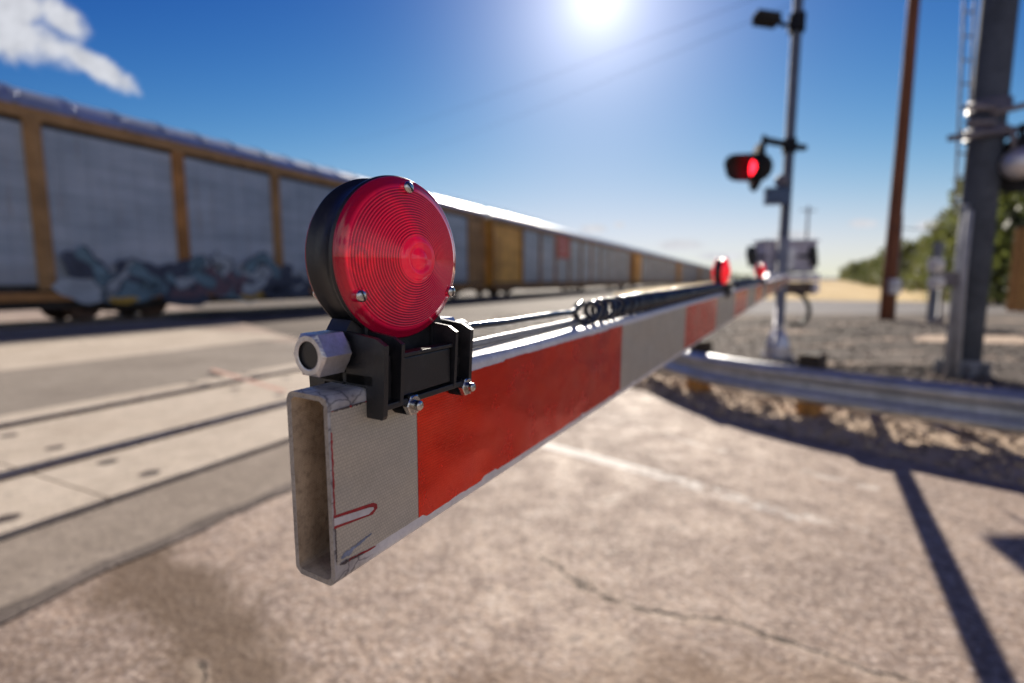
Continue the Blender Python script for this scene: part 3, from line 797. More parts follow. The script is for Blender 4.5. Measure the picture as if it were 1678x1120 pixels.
# tracks
def track(vc, t0, t1, sl0, sl1, step, zr, lab, zt):
    tr = thing('railway_track', lab, 'railway track', tv(0, vc, 0), TROT)
    for s in (-.7, .7):
        bm = B()
        box(bm, ((t0 + t1) / 2, s, zr - .075), (t1 - t0, .02, .09)); box(bm, ((t0 + t1) / 2, s, zr - .127), (t1 - t0, .15, .016))
        box(bm, ((t0 + t1) / 2, s, zr - .0175), (t1 - t0, .072, .025)); box(bm, ((t0 + t1) / 2, s, zr - .002), (t1 - t0, .056, .006), mi=1)
        build('rail', bm, [M_rail, M_railtop], tr)
    me = None; tt = sl0
    while tt < sl1:
        if me is None:
            bm = B(); box(bm, (0, 0, 0), (.23, 2.6, .18), bevel=.01); o = build('sleeper', bm, M_tie, tr); me = o
        else:
            o = me.copy(); COL.objects.link(o); o.parent = tr
        o.location = (tt, random.uniform(-.04, .04), zt); o.rotation_euler = (0, 0, random.uniform(-.015, .015)); tt += step
    return tr
def bedding(name, v0, v1, t0, t1, h):
    bm = B(); pr = [(v0, -.019), (v0 + .5, h * .6), (v0 + .9, h), (v1 - .9, h), (v1 - .5, h * .6), (v1, -.019)]
    N = 60; rows = []
    for i in range(N + 1):
        q = i / N; tt = t0 + (t1 - t0) * q * q
        rows.append([bm.verts.new(tv(tt, v + random.uniform(-.05, .05), z + (random.uniform(-.02, .03) if z > 0 else 0))) for v, z in pr])
    for A, C_ in zip(rows, rows[1:]):
        for k in range(len(pr) - 1): bm.faces.new((A[k], C_[k], C_[k + 1], A[k + 1]))
    return struct(build(name, bm, M_bed))
bedding('ballast', 2.3, 6.8, 6.3, 330, .03)
bedding('ballast', 13.9, 20, 9.6, 500, .05)
track(4.55, -30, 320, 6.6, 6.6 + 95 * .56, .56, .042, 'railway track running beside the gate arm through concrete panels', -.035)
track(17.05, -40, 420, 9.8, 60, .6, .06, 'railway track under the freight cars', -.03)

# ------------------------------------------------------------------ shoulder gravel
from mathutils import noise as MN
def edge_dist(x, y):
    best = 1e9; side = 1
    for (ax, ay), (bx_, by) in zip(road_edge, road_edge[1:]):
        dx, dy = bx_ - ax, by - ay; q = max(0, min(1, ((x - ax) * dx + (y - ay) * dy) / (dx * dx + dy * dy)))
        ex, ey = x - ax - dx * q, y - ay - dy * q; dd = math.hypot(ex, ey)
        if dd < best: best = dd; side = 1 if (dx * ey - dy * ex) > 0 else -1
    return best * side
def mound(x, y):
    e = edge_dist(x, y) + .12 * MN.noise(Vector((x * 2.3, y * 2.3, 0)))
    if e < 0: return -.06
    k = min(1, e / .35); k = k * k * (3 - 2 * k)
    z = k * (.035 + .035 * (MN.noise(Vector((x * .8, y * .8, 3))) + .6)) + k * .022 * MN.noise(Vector((x * 5, y * 5, 1))) + .012 * MN.noise(Vector((x * 13, y * 13, 7))) * k
    v = Vector((x, y, 0)).dot(VD)
    if v > 1.3: z *= max(0, 1 - (v - 1.3) / .9); z -= .03 * min(1, (v - 1.3) / .9)
    fade = max(0, min(1, (13 - y) / 5)) 
    return z * (.4 + .6 * fade)
bm = B(); NX, NY = 190, 200; rows = []
for j in range(NY + 1):
    y = .6 + 17 * (j / NY) ** 1.3; row = []
    for i in range(NX + 1):
        x = -.6 + 15 * (i / NX); row.append(bm.verts.new((x, y, mound(x, y))))
    rows.append(row)
for j in range(NY):
    for i in range(NX):
        vs = (rows[j][i], rows[j][i + 1], rows[j + 1][i + 1], rows[j + 1][i])
        if max(v.co.z for v in vs) > -.045: bm.faces.new(vs).smooth = True
bmesh.ops.delete(bm, geom=[v for v in bm.verts if not v.link_faces], context='VERTS')
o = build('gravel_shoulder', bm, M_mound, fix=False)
if o.data.polygons[0].normal.z < 0: o.data.flip_normals()
struct(o)
# loose stones on it (nobody could count them)
ico = bmesh.new(); bmesh.ops.create_icosphere(ico, subdivisions=1, radius=1)
iv = [v.co.copy() for v in ico.verts]; iff = [[v.index for v in f.verts] for f in ico.faces]; ico.free()
M_stone = []
for q, c in enumerate(((.52, .395, .285), (.38, .29, .22), (.62, .50, .39), (.17, .145, .125), (.115, .10, .087))): M_stone.append(pbr('gravel_stone', c, .85, 0, .35, 20, bump=.3, bscale=60, spec=.15))
verts = []; faces = []; mids = []
rr = random.Random(21); cnt = 0
while cnt < 11000:
    q = rr.random()
    if q < .62: x, y = rr.uniform(.9, 5.5), rr.uniform(1.5, 6.6)
    else: x, y = rr.uniform(.5, 11), rr.uniform(5, 15)
    e = edge_dist(x, y)
    if e < -.02 + rr.random() * .05 or Vector((x, y, 0)).dot(VD) > 1.9: continue
    if e > .4 and rr.random() < .25: continue
    s = rr.choice([.009, .012, .015, .019, .026]) * rr.uniform(.7, 1.3)
    z = mound(x, y); z = max(z, .0)
    rot = Matrix.Rotation(rr.random() * 6.3, 3, 'Z') @ Matrix.Rotation(rr.random() * 6.3, 3, 'X')
    sc3 = (s * rr.uniform(.8, 1.3), s * rr.uniform(.7, 1.1), s * rr.uniform(.5, .9)); b0 = len(verts); mi = rr.choice([0, 0, 1, 2, 3, 0, 1]) if y + .3 * x < 6.6 + rr.uniform(-.4, .4) else rr.choice([3, 3, 4, 4, 1, 3])
    for v in iv:
        p = rot @ Vector((v.x * sc3[0], v.y * sc3[1], v.z * sc3[2])) * rr.uniform(.8, 1.15); verts.append((p.x + x, p.y + y, p.z + z + s * .25))
    for f in iff: faces.append([b0 + i for i in f]); mids.append(mi)
    cnt += 1
me = bpy.data.meshes.new('gravel'); me.from_pydata(verts, [], faces)
for m in M_stone: me.materials.append(m)
me.polygons.foreach_set('material_index', mids)
o = bpy.data.objects.new('gravel', me); COL.objects.link(o); o['kind'] = 'stuff'; tag(o, 'loose tan and grey gravel along the road shoulder', 'gravel')

# far ground on the right: service road, dry grass bank, pale dirt
sheet('service_road', [(4.5, 17.2), (9, 17.5), (16, 18.3), (30, 20), (60, 25), (60, 34), (26, 30), (14, 31), (6, 27)], -.006, M_path)
sheet('dirt_patch', [(8.2, 14.6), (10, 14.1), (12.5, 14.4), (13, 15.6), (10, 16.3), (8.5, 15.8)], -.004, M_dirt)
sheet('dirt_patch', [(7.2, 9.2), (9, 8.8), (10.8, 9.3), (10.4, 10.1), (8.2, 10.2)], -.003 + .07, M_dirt)
sheet('dirt_patch', [(10.6, 10.6), (13.5, 10.2), (15, 11.2), (13, 12.0), (11, 11.6)], -.003, M_dirt)
bm = B(); rows = []
for j in range(40):
    q = j / 39; row = []
    for i in range(22):
        s = i / 21
        p0 = Vector((13.0 + 44 * q * q + 10 * q, 33 + 92 * q, 0)); dr = Vector((.86, -.5, 0))
        p = p0 + dr * (s - .25) * (26 + 16 * q)
        z = -.015 + 1.15 * math.exp(-((s - .42) / .22) ** 2) * (.55 + .6 * q) * min(1, (q + .1) * 3) * (1 + .35 * MN.noise(p * .12)) + .1 * MN.noise(p * .6)
        if i in (0, 21) or j == 0: z = -.03
        row.append(bm.verts.new((p.x, p.y, z)))
    rows.append(row)
for A, C_ in zip(rows, rows[1:]):
    for k in range(21): bm.faces.new((A[k], A[k + 1], C_[k + 1], C_[k])).smooth = True
o = build('dry_grass_bank', bm, M_grass); struct(o)
sheet('dry_field', [(24, 24), (60, 18), (200, 60), (320, 420), (120, 420), (60, 140), (30, 50)], -.012, M_grass)

# ------------------------------------------------------------------ freight train
def car_sheet():
    m, t = newmat('weathered_car_side_sheet'); co = coords(t)
    a = t.noise(t.scaled(co, (.5, 1, 1.1)), .8, 6, .65); b = t.noise(t.scaled(co, (3.0, 1, .22)), 2.2, 5, .65); h = t.noise(t.scaled(co, (.12, 1, 2.2)), 1.3, 4, .6)
    c = t.ramp(a, [(.3, (.26, .325, .40)), (.5, (.385, .45, .535)), (.7, (.50, .56, .64))])
    c = t.mix(t.maprange(h, .42, .66, 0, .6), c, (.20, .255, .32))
    c = t.mix(t.maprange(b, .58, .74, 0, .55), c, (.25, .16, .10))
    sx = t.n('ShaderNodeSeparateXYZ', {0: co}).outputs
    low = t.maprange(sx[2], 1.9, .8, 0, .55, True)
    c = t.mix(t.math('MULTIPLY', low, t.maprange(a, .3, .6)), c, (.16, .14, .13))
    # punched rows of small holes
    hx = t.math('SINE', t.math('MULTIPLY', sx[0], 2 * math.pi / .09)); hz = t.math('SINE', t.math('MULTIPLY', sx[2], 2 * math.pi / .09))
    hole = t.maprange(t.math('MULTIPLY', hx, hz), .55, .75)
    c = t.mix(t.math('MULTIPLY', hole, .35), c, (.12, .12, .13))
    t.out(t.n('ShaderNodeBsdfPrincipled', {'Base Color': c, 'Roughness': .5, 'Metallic': .15, 'Normal': t.bump(t.math('SINE', t.math('MULTIPLY', sx[0], 2 * math.pi / .28)), .1, .02)}).outputs[0])
    return m
M_cargrey = car_sheet()
M_carsky = flat_material('car_side_sheet_faded', (.38, .40, .43), (.45, .47, .50), (.52, .54, .57), .3, rough=.5, bump=.12, bs=7, spec=.5)
M_ochre = pbr('ochre_car_paint', (.46, .215, .06), .55, 0, .35, 1.2, bump=.15, bscale=8)
M_ochrepale = pbr('faded_ochre_paint', (.42, .24, .095), .6, 0, .3, 1.2, bump=.15, bscale=8)
M_ochrelit = pbr('lit_ochre_end_paint', (.82, .42, .055), .5, 0, .35, 1.2, bump=.15, bscale=8)  # end ochre with the brightness of sunlit ends put into the colour
M_roof = pbr('galvanised_roof', (.50, .54, .60), .38, .7, .2, .8, bump=.1, bscale=5)
M_under = pbr('grimy_underframe', (.045, .04, .038), .8, 0, .4, 3)
CARL, PITCHC, VN, VF = 40.2, 41.0, 15.5, 18.55
def make_car(gap_t, lab, sideA):
    c = thing('autorack_car', lab, 'railway freight car', tv(gap_t, VN, 0), TROT, 'freight cars of the passing train')
    ZB, ZT, ZR = .74, 5.05, 5.75
    D = VF - VN
    bm = B(); box(bm, (CARL / 2, D / 2, (ZB + ZT) / 2), (CARL - .5, D - .12, ZT - ZB)); build('body', bm, M_under, c)
    nb = 12; px_ = [0] + [i * CARL / nb + 1.38 for i in range(1, nb)] + [CARL]
    for i in range(nb):
        bm = B(); x0 = px_[i]; bw = px_[i + 1] - x0
        end = i in (0, nb - 1)
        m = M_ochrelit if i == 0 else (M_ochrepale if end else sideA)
        for k in range(7):                                      # seven sheets with a lap each
            z0 = ZB + .3 + k * (ZT - ZB - .6) / 7; hh = (ZT - ZB - .6) / 7
            box(bm, (x0 + bw / 2, .03 + .005 * (k % 2), z0 + hh / 2), (bw - .02, .05, hh - .002))
        for q in range(1, 6): box(bm, (x0 + bw * q / 6, .0, (ZB + ZT) / 2), (.05, .012, ZT - ZB - .62))
        build('side_panel', bm, m, c)
    for i in range(nb + 1):
        bm = B(); xx = min(max(px_[i], .16), CARL - .16)
        box(bm, (xx, -.035, (ZB + ZT) / 2), (.34 if 0 < i < nb else .32, .07, ZT - ZB - .36)); box(bm, (xx, -.085, (ZB + ZT) / 2), (.10, .035, ZT - ZB - .5))
        build('post', bm, M_ochrepale if i % 3 else M_ochre, c)
    bm = B(); box(bm, (CARL / 2, -.03, ZT - .06), (CARL - .1, .1, .26)); build('top_rail', bm, M_ochrepale, c)
    bm = B(); box(bm, (CARL / 2, -.03, ZB + .02), (CARL - .1, .12, .20)); build('side_sill', bm, M_ochre, c)
    bm = B(); box(bm, (CARL / 2, D / 2, .74), (CARL - .6, .9, .5)); box(bm, (CARL / 2, D / 2, .60), (CARL - 14, D - .3, .30)); build('underframe', bm, M_under, c)
    # curved roof with ribs
    bm = B(); pr = []
    for k in range(13):
        q = math.pi * k / 12; pr.append((D / 2 - (D / 2 + .10) * math.cos(q), ZT + .075 + (ZR - ZT - .07) * math.sin(q) ** .75))
    rows = []; nx = 36
    for i in range(nx + 1):
        for dx, dz in ((0, 0),) if i in (0, nx) else ((-.06, 0), (-.05, .035), (.05, .035), (.06, 0)):
            rows.append([bm.verts.new((i * CARL / nx + dx, y, z + dz)) for y, z in pr])
    for A, C_ in zip(rows, rows[1:]):
        for k in range(len(pr) - 1): bm.faces.new((A[k], C_[k], C_[k + 1], A[k + 1]))
    for e, s_ in ((rows[0], .0), (rows[-1], 0)): bm.faces.new(e)
    build('roof', bm, M_roof, c)
    # end doors
    for xx in (.2, CARL - .2):
        bm = B()
        for k in range(6): box(bm, (xx, .3 + k * (D - .6) / 5, (ZB + ZT) / 2), (.22, .42, ZT - ZB - .1), bevel=.04)
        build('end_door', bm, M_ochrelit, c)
    for xx in (.75, CARL - .75):
        bm = B()
        for e in (-.22, .22): box(bm, (xx + e, -.16, 2.4), (.04, .04, 3.1))
        for q in range(9): box(bm, (xx, -.16, 1.0 + q * .34), (.40, .03, .03))
        build('ladder', bm, M_ochrepale, c)
    # bogies: the car stands on three
    for bx_ in (3.2, CARL / 2, CARL - 3.2):
        bm = B()
        for yy in (D / 2 - 1.0, D / 2 + 1.0):
            prism_dir(bm, [(bx_ - 1.35, yy - .06, .62), (bx_ - 1.2, yy - .06, .72), (bx_ - .5, yy - .06, .78), (bx_ + .5, yy - .06, .78), (bx_ + 1.2, yy - .06, .72), (bx_ + 1.35, yy - .06, .62), (bx_ + 1.2, yy - .06, .46), (bx_ + .5, yy - .06, .32), (bx_ - .5, yy - .06, .32), (bx_ - 1.2, yy - .06, .46)], (0, .12, 0))
        box(bm, (bx_, D / 2, .7), (.5, 1.9, .26)); bg_ = build('bogie', bm, M_under, c)
        for wx in (-.88, .88):
            bm = B()
            for sy in (-1, 1):
                y0 = D / 2 + sy * .72
                lathe(bm, [(0, 0), (.10, 0), (.12, .03), (.36, .03), (.40, .0), (.40, .10), (.44, .11), (.44, .14), (.2, .14), (.1, .2), (0, .2)], frame((bx_ + wx, y0 - sy * -.0, .50), (0, -sy, 0)), 28)
            cyl(bm, (bx_ + wx, D / 2 - .7, .50), (bx_ + wx, D / 2 + .7, .50), .075)
            build('wheelset', bm, M_rail, bg_)
    bm = B()
    for xx in (-.25, CARL + .02): box(bm, (xx + .12, D / 2, .85), (.42, .3, .28), bevel=.04)
    build('coupler', bm, M_under, c)
    return c
ORD = ['nearest freight car, grey panels between ochre posts with dark graffiti along the bottom', 'second freight car, red square panel on its grey side', 'third freight car of the train, plain pale grey side behind ochre end',
       'fourth freight car from the front of the picture', 'fifth freight car, partly behind the second gate lamp', 'sixth freight car from the left, small in the distance', 'seventh freight car, near the vanishing point', 'last and smallest freight car in the distance']
car = make_car(28.9 - PITCHC + .4, ORD[0], M_cargrey)
base = car
cars = [car]
for i in range(1, 8):
    c2 = copy_tree(base); c2.location = tv(28.9 + PITCHC * (i - 1) + .4, VN, 0); c2['label'] = ORD[i]; cars.append(c2)
    if i == 2:
        for ch in c2.children:
            if ch.name.startswith('side_panel') and ch.data.materials[0] == M_cargrey:
                pass
# graffiti on the first car: outlined blobs of paint, a few mm proud
def paint_blob(bm, cx_, cz_, rx, rz, mi, y, seed, n=18):
    rg = random.Random(seed); ph = [rg.uniform(0, 6.3) for _ in range(3)]
    v = []
    for k in range(n):
        q = 2 * math.pi * k / n; m = 1 + .22 * math.sin(2 * q + ph[0]) + .16 * math.sin(3 * q + ph[1]) + .1 * math.sin(5 * q + ph[2])
        v.append(bm.verts.new((cx_ + rx * m * math.cos(q), y, cz_ + rz * m * math.sin(q))))
    f = bm.faces.new(v); f.material_index = mi
bm = B()
GM = [pbr('graffiti_navy', (.05, .065, .11), .5, 0, .3, 2), pbr('graffiti_teal', (.15, .26, .33), .5, 0, .3, 2), pbr('graffiti_yellow', (.50, .31, .04), .5, 0, .2, 2), pbr('graffiti_pale', (.36, .42, .48), .5, 0, .2, 2), pbr('graffiti_maroon', (.16, .10, .13), .5, 0, .2, 2)]
loc0 = 28.9 - PITCHC + .4
seed = 0
def gb(px, py, wpx, hpx, mi, lay):
    global seed; seed += 1
    a = math.atan((px - CX) / F); tt = VN / math.tan(TAZ - a); yw = tv(tt, VN).y
    z = HCAM + (460 - py) / F * yw
    sx = abs(VN / math.tan(TAZ - math.atan((px + wpx / 2 - CX) / F)) - VN / math.tan(TAZ - math.atan((px - wpx / 2 - CX) / F)))
    paint_blob(bm, tt - loc0, z, sx / 2, hpx / F * yw / 2, mi, -.125 - .003 * lay, seed)
for a in ((150, 470, 90, 60, 3, 0), (140, 440, 60, 32, 0, 1), (210, 472, 70, 60, 1, 0), (225, 445, 60, 40, 0, 1), (290, 468, 110, 60, 0, 0), (320, 445, 80, 40, 0, 1), (255, 470, 30, 36, 1, 2), (200, 492, 40, 14, 2, 3), (345, 462, 60, 50, 4, 2),
          (405, 478, 42, 26, 2, 3), (380, 470, 80, 50, 1, 0), (440, 465, 60, 50, 0, 1), (470, 470, 70, 44, 0, 1), (430, 448, 50, 26, 3, 2), (490, 455, 40, 30, 3, 2), (300, 480, 40, 20, 4, 3), (180, 455, 36, 26, 3, 2)): gb(*a)
def ribbon(bm, pts, wd, mi, y):
    P_ = smooth([(p[0], 0, p[1]) for p in pts], 5); prev = None; n = len(P_)
    for i, p in enumerate(P_):
        tg = (P_[min(i + 1, n - 1)] - P_[max(i - 1, 0)]).normalized(); nn = Vector((-tg.z, 0, tg.x)) * wd * (.75 + .25 * math.sin(i * .8))
        cur = (bm.verts.new((p.x + nn.x, y, p.z + nn.z)), bm.verts.new((p.x - nn.x, y, p.z - nn.z)))
        if prev: bm.faces.new((prev[0], prev[1], cur[1], cur[0])).material_index = mi
        prev = cur
rg = random.Random(77); gx0 = 6.6 - loc0
for q in range(15):                                  # overlapping wild swashes, outlined, no lettering
    x0 = gx0 + q * .55 + rg.uniform(-.2, .2); zc = .85 + rg.uniform(0, .35)
    pts = []; a0 = rg.uniform(0, 6.3); tw = rg.choice([-1, 1]) * rg.uniform(.5, 1.1)
    for k in range(5): pts.append((x0 + .28 * k * rg.uniform(.5, 1.2) + .18 * math.cos(a0 + tw * k), zc + .35 + .42 * math.sin(a0 + tw * k)))
    wd = rg.uniform(.10, .2)
    ribbon(bm, pts, wd + .06, 0, -.140 - .001 * q); ribbon(bm, pts, wd, rg.choice([3, 1, 0, 1, 4, 0, 1]), -.1405 - .001 * q)
g_ = build('graffiti', bm, GM, cars[0])
# red square on the second car
bm = B(); M_redsq = pbr('faded_red_placard', (.50, .10, .10), .55, 0, .3, 1.5, bump=.1); M_pink = pbr('placard_pale_band', (.60, .30, .28), .55, 0, .2, 2)
lx = 3.5 * CARL / 12 + 1.38
box(bm, (lx, -.06, 4.0), (3.0, .04, 1.95)); 
for k, (dx, dz, sx, sz) in enumerate(((-.2, .45, 1.7, .22), (.1, -.1, 1.9, .2), (-.4, -.55, 1.2, .16))): box(bm, (lx + dx, -.083, 4.0 + dz), (sx, .01, sz), mi=1)
build('placard', bm, [M_redsq, M_pink], cars[1])

# ------------------------------------------------------------------ guard rail
gp = smooth([(1.62, 5.95, 0), (1.70, 5.45, 0), (1.86, 4.90, 0), (2.12, 4.42, 0), (2.42, 4.05, 0), (2.76, 3.68, 0), (3.22, 3.24, 0), (3.9, 2.62, 0), (5.2, 1.5, 0), (6.6, .3, 0)], 8)
gr = thing('guard_rail', 'galvanised steel guard rail curving along the gravel on timber posts', 'guard rail', (2.4, 4.05, 0))
prof = [(.00, .155), (.010, .165), (.075, .195), (.080, .215), (.075, .235), (.012, .275), (.006, .30), (.012, .325), (.075, .365), (.080, .385), (.075, .405), (.010, .435), (.0, .445)]
prof = [(o_ , z + .01) for o_, z in prof]
bm = B(); rows = []
for i, p in enumerate(gp):
    tg = (gp[min(i + 1, len(gp) - 1)] - gp[max(i - 1, 0)]).normalized(); nn = Vector((tg.y, -tg.x, 0))
    if nn.dot(Vector((-1, -1, 0))) < 0: nn = -nn
    rows.append([bm.verts.new(p + nn * o_ + Vector((0, 0, z)) - Vector((2.4, 4.05, 0))) for o_, z in prof])
for A, C_ in zip(rows, rows[1:]):
    for k in range(len(prof) - 1): bm.faces.new((A[k], A[k + 1], C_[k + 1], C_[k])).smooth = True
o = build('beam', bm, M_galv, gr)
md = o.modifiers.new('thickness', 'SOLIDIFY'); md.thickness = .004
for i, q in enumerate((13, 31, 57, 68)):
    p = gp[q]; tg = (gp[q + 1] - gp[q - 1]).normalized(); nn = Vector((tg.y, -tg.x, 0))
    if nn.dot(Vector((-1, -1, 0))) < 0: nn = -nn
    c = p - nn * .10 - Vector((2.4, 4.05, 0)); rot = Matrix(((tg.x, nn.x, 0), (tg.y, nn.y, 0), (0, 0, 1)))
    bm = B(); box(bm, c + Vector((0, 0, .19)), (.15, .17, .72), rot, bevel=.006); box(bm, c + Vector((0, 0, .551)), (.142, .162, .006), rot, 1); box(bm, c + Vector((0, 0, .475)), (.156, .176, .14), rot, 1)  # dark upper band puts the shade above the beam into the colour
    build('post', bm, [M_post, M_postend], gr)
    bm = B(); cyl(bm, p + nn * .004 + Vector((0, 0, .31)) - Vector((2.4, 4.05, 0)), p + nn * .022 + Vector((0, 0, .31)) - Vector((2.4, 4.05, 0)), .016, seg=12); build('bolt_head', bm, M_zinc, gr)

# ------------------------------------------------------------------ signal mast with the gate mechanism
MX, MY = 3.80, 7.33
ms = thing('crossing_signal_mast', 'aluminium crossing signal mast carrying a red flasher, gate box and floodlight beside the guard rail', 'signal mast', (MX, MY, 0))
def rel(p, o=(MX, MY, 0)): return Vector(p) - Vector(o)
bm = B(); cyl(bm, (0, 0, .3), (0, 0, 6.6), .068, .062, 28); build('pole', bm, M_mastgrey, ms)
bm = B(); cyl(bm, (0, 0, .45), (0, 0, 1.75), .074, .074, 28); build('sleeve', bm, M_pipe, ms)
bm = B()
prism_dir(bm, [(-.17, -.17, .0), (.17, -.17, .0), (.17, .17, 0), (-.17, .17, 0)], (0, 0, .07))
lathe(bm, [(.17, .07), (.165, .22), (.13, .36), (.10, .42), (.085, .44), (.085, .52), (.0, .52)], Matrix.Identity(4), 8, smooth=False)
for sx in (-1, 1):
    for sy in (-1, 1): cyl(bm, (sx * .135, sy * .135, .07), (sx * .135, sy * .135, .12), .018, seg=8)
build('base', bm, M_alu, ms)
bm = B(); cyl(bm, (-.075, -.11, .05), (-.075, -.09, 1.2), .028, seg=14); cyl(bm, (-.075, -.12, .55), (-.075, -.1, .60), .04, seg=14); build('conduit', bm, M_alu, ms)
fx = at(1240, 275, 6.9); dirc = (Vector((fx.x + .10, fx.y + .02, 0)) - Vector((MX, MY, 0)))
cz = at(1290, 241, 7.33).z
bm = B(); uc = dirc.normalized()
cyl(bm, uc * -.42 + Vector((0, 0, cz + .05)), uc * dirc.length + Vector((0, 0, cz - .02)), .045, seg=14); cyl(bm, (0, 0, cz - .08), (0, 0, cz + .1), .092, seg=20)
cyl(bm, uc * -.42 + Vector((0, 0, cz + .02)), uc * -.42 + Vector((0, 0, cz + .08)), .05, seg=12)
build('cross_arm', bm, M_flat, ms)
FD = Vector((math.sin(R(-84)), math.cos(R(-84)), .02)).normalized()
def flasher(parent, c, fd, org, lit=True, name='flashing_light'):
    """round black background, cowl, lens and rear housing, facing fd"""
    c = Vector(c) - Vector(org); m = frame(c, fd)
    bm = B(); lathe(bm, [(0, -.004), (.30, -.004), (.305, .0), (.30, .006), (0, .006)], m, 40)
    fl = build(name, bm, M_flat, parent)
    bm = B(); rows = []                                          # cowl, longer at the top
    for k in range(25):
        q = R(-75 + 330 * k / 24); ln = .20 - .14 * math.cos(q) + .10 * max(0, math.sin(q))
        rows.append([bm.verts.new(m @ Vector((.178 * math.cos(q), .178 * math.sin(q), .006))), bm.verts.new(m @ Vector((.170 * math.cos(q), .170 * math.sin(q) , ln)))])
    for A, C_ in zip(rows, rows[1:]): bm.faces.new((A[0], A[1], C_[1], C_[0])).smooth = True
    h = build('cowl', bm, M_flat, fl); md = h.modifiers.new('thickness', 'SOLIDIFY'); md.thickness = .004
    bm = B(); lathe(bm, [(.128, .007), (.126, .022), (.10, .050), (.05, .064), (0, .067)], m, 32); build('lens', bm, M_redlit if lit else M_lens, fl)
    bm = B(); lathe(bm, [(.17, -.004), (.17, -.06), (.15, -.12), (.09, -.17), (.0, -.185)], m, 32); build('rear_housing', bm, M_flat if lit else M_alu, fl)
    bm = B(); cyl(bm, c - Vector(fd) * .07 + Vector((0, 0, .10)), c - Vector(fd) * .07 + Vector((0, 0, .40)), .03, seg=12); build('hanger', bm, M_flat, fl)
    return fl
flasher(ms, (fx.x, fx.y, fx.z), FD, (MX, MY, 0))
# sign box and bell under the cross arm
p = rel(at(1273, 323, 7.25))
bm = B(); box(bm, p + Vector((0, 0, 0)), (.30, .16, .20), Matrix.Rotation(R(-12), 3, 'Z'), bevel=.012); box(bm, p + Vector((0, -.005, .108)), (.32, .18, .012), Matrix.Rotation(R(-12), 3, 'Z')); build('junction_box', bm, M_bluebox, ms)
p = rel(at(1279, 297, 7.3)); bm = B(); lathe(bm, [(0, .03), (.05, .026), (.085, .0), (.09, -.02), (.07, -.02), (.02, -.06), (0, -.06)], frame(p, (-.8, -.6, 0)), 24); cyl(bm, p, (0, 0, p.z), .02); build('bell', bm, M_darkgrey, ms)
# floodlight near the top
zt = at(1300, 40, 7.33).z; p = rel(at(1256, 29, 7.2))
bm = B(); cyl(bm, (0, 0, zt - .10), (0, 0, zt + .12), .105, seg=20); tube(bm, smooth([(-.08, 0, zt), (-.2, -.02, zt - .02), (p.x + .16, p.y, p.z)], 4), .028)
box(bm, (p.x, p.y, p.z), (.32, .20, .10), Matrix.Rotation(R(8), 3, 'Y'), bevel=.03); box(bm, (p.x, p.y, p.z - .07), (.30, .2, .02), Matrix.Rotation(R(8), 3, 'Y'))
build('floodlight', bm, M_flat, ms)
# gate mechanism: case behind the pole, pivot bar, counterweight plates, hose
def px2(px0, py0, px1, py1, Y):
    a = rel(at(px0, py0, Y)); b = rel(at(px1, py1, Y)); return a, b
a, b = px2(1251, 447, 1338, 396, 7.5)
bm = B(); box(bm, ((a.x + b.x) / 2, .32, (a.z + b.z) / 2), (b.x - a.x, .36, b.z - a.z), bevel=.02); box(bm, ((a.x + b.x) / 2, .32, b.z + .012), (b.x - a.x + .04, .4, .024), bevel=.006)
for q in (-.25, .05, .3): box(bm, ((a.x + b.x) / 2 + q, .135, (a.z + b.z) / 2), (.02, .012, (b.z - a.z) * .9))
mc = build('mechanism_case', bm, M_case, ms)
bm = B(); box(bm, ((a.x + b.x) / 2 - .02, .11, (a.z + b.z) / 2 - .03), (.09, .05, .3), bevel=.01); build('latch_bar', bm, M_alu, mc)
a, b = px2(1253, 461, 1344, 449, 7.2)
bm = B(); box(bm, ((a.x + b.x) / 2, -.10, (a.z + b.z) / 2), (b.x - a.x, .10, .095), bevel=.015); box(bm, (b.x - .04, -.10, a.z - .09), (.07, .09, .14), bevel=.01); cyl(bm, (a.x + .06, -.2, (a.z + b.z) / 2), (a.x + .06, .1, (a.z + b.z) / 2), .07, seg=20)
build('arm_support', bm, M_bar, ms)
bm = B()
for px, sg in ((1234, 1), (1334, -1)):
    p0 = rel(at(px, 403, 7.4)); p1 = rel(at(px + 2, 437, 7.4))
    prism_dir(bm, [(p0.x - .025, p0.y, p0.z), (p0.x + .04, p0.y, p0.z - .02), (p0.x + .065, p0.y, (p0.z + p1.z) / 2), (p1.x + .04, p1.y, p1.z), (p1.x - .03, p1.y, p1.z), (p0.x - .045, p0.y, (p0.z + p1.z) / 2 + .04)], (0, .12, 0))
    cyl(bm, (p0.x, p0.y + .05, (p0.z + p1.z) / 2), (p0.x + sg * .25, p0.y + .1, (p0.z + p1.z) / 2), .025, seg=10)
build('counterweight', bm, M_black, ms)
a, b = px2(1252, 482, 1330, 463, 7.4)
bm = B(); box(bm, ((a.x + b.x) / 2, .05, (a.z + b.z) / 2), (b.x - a.x, .2, b.z - a.z), bevel=.015); build('case_shade_block', bm, pbr('brown_case_shade', (.17, .12, .10), .7, 0, .35, 6), ms)  # brown block standing in for the shade under the mechanism case
bm = B(); hs = [rel(at(x_, y_, 7.2)) for x_, y_ in ((1300, 478), (1316, 486), (1325, 503), (1324, 520), (1312, 531), (1296, 532))]
tube(bm, smooth(hs, 5), .03, 12); build('hose', bm, M_black, ms)

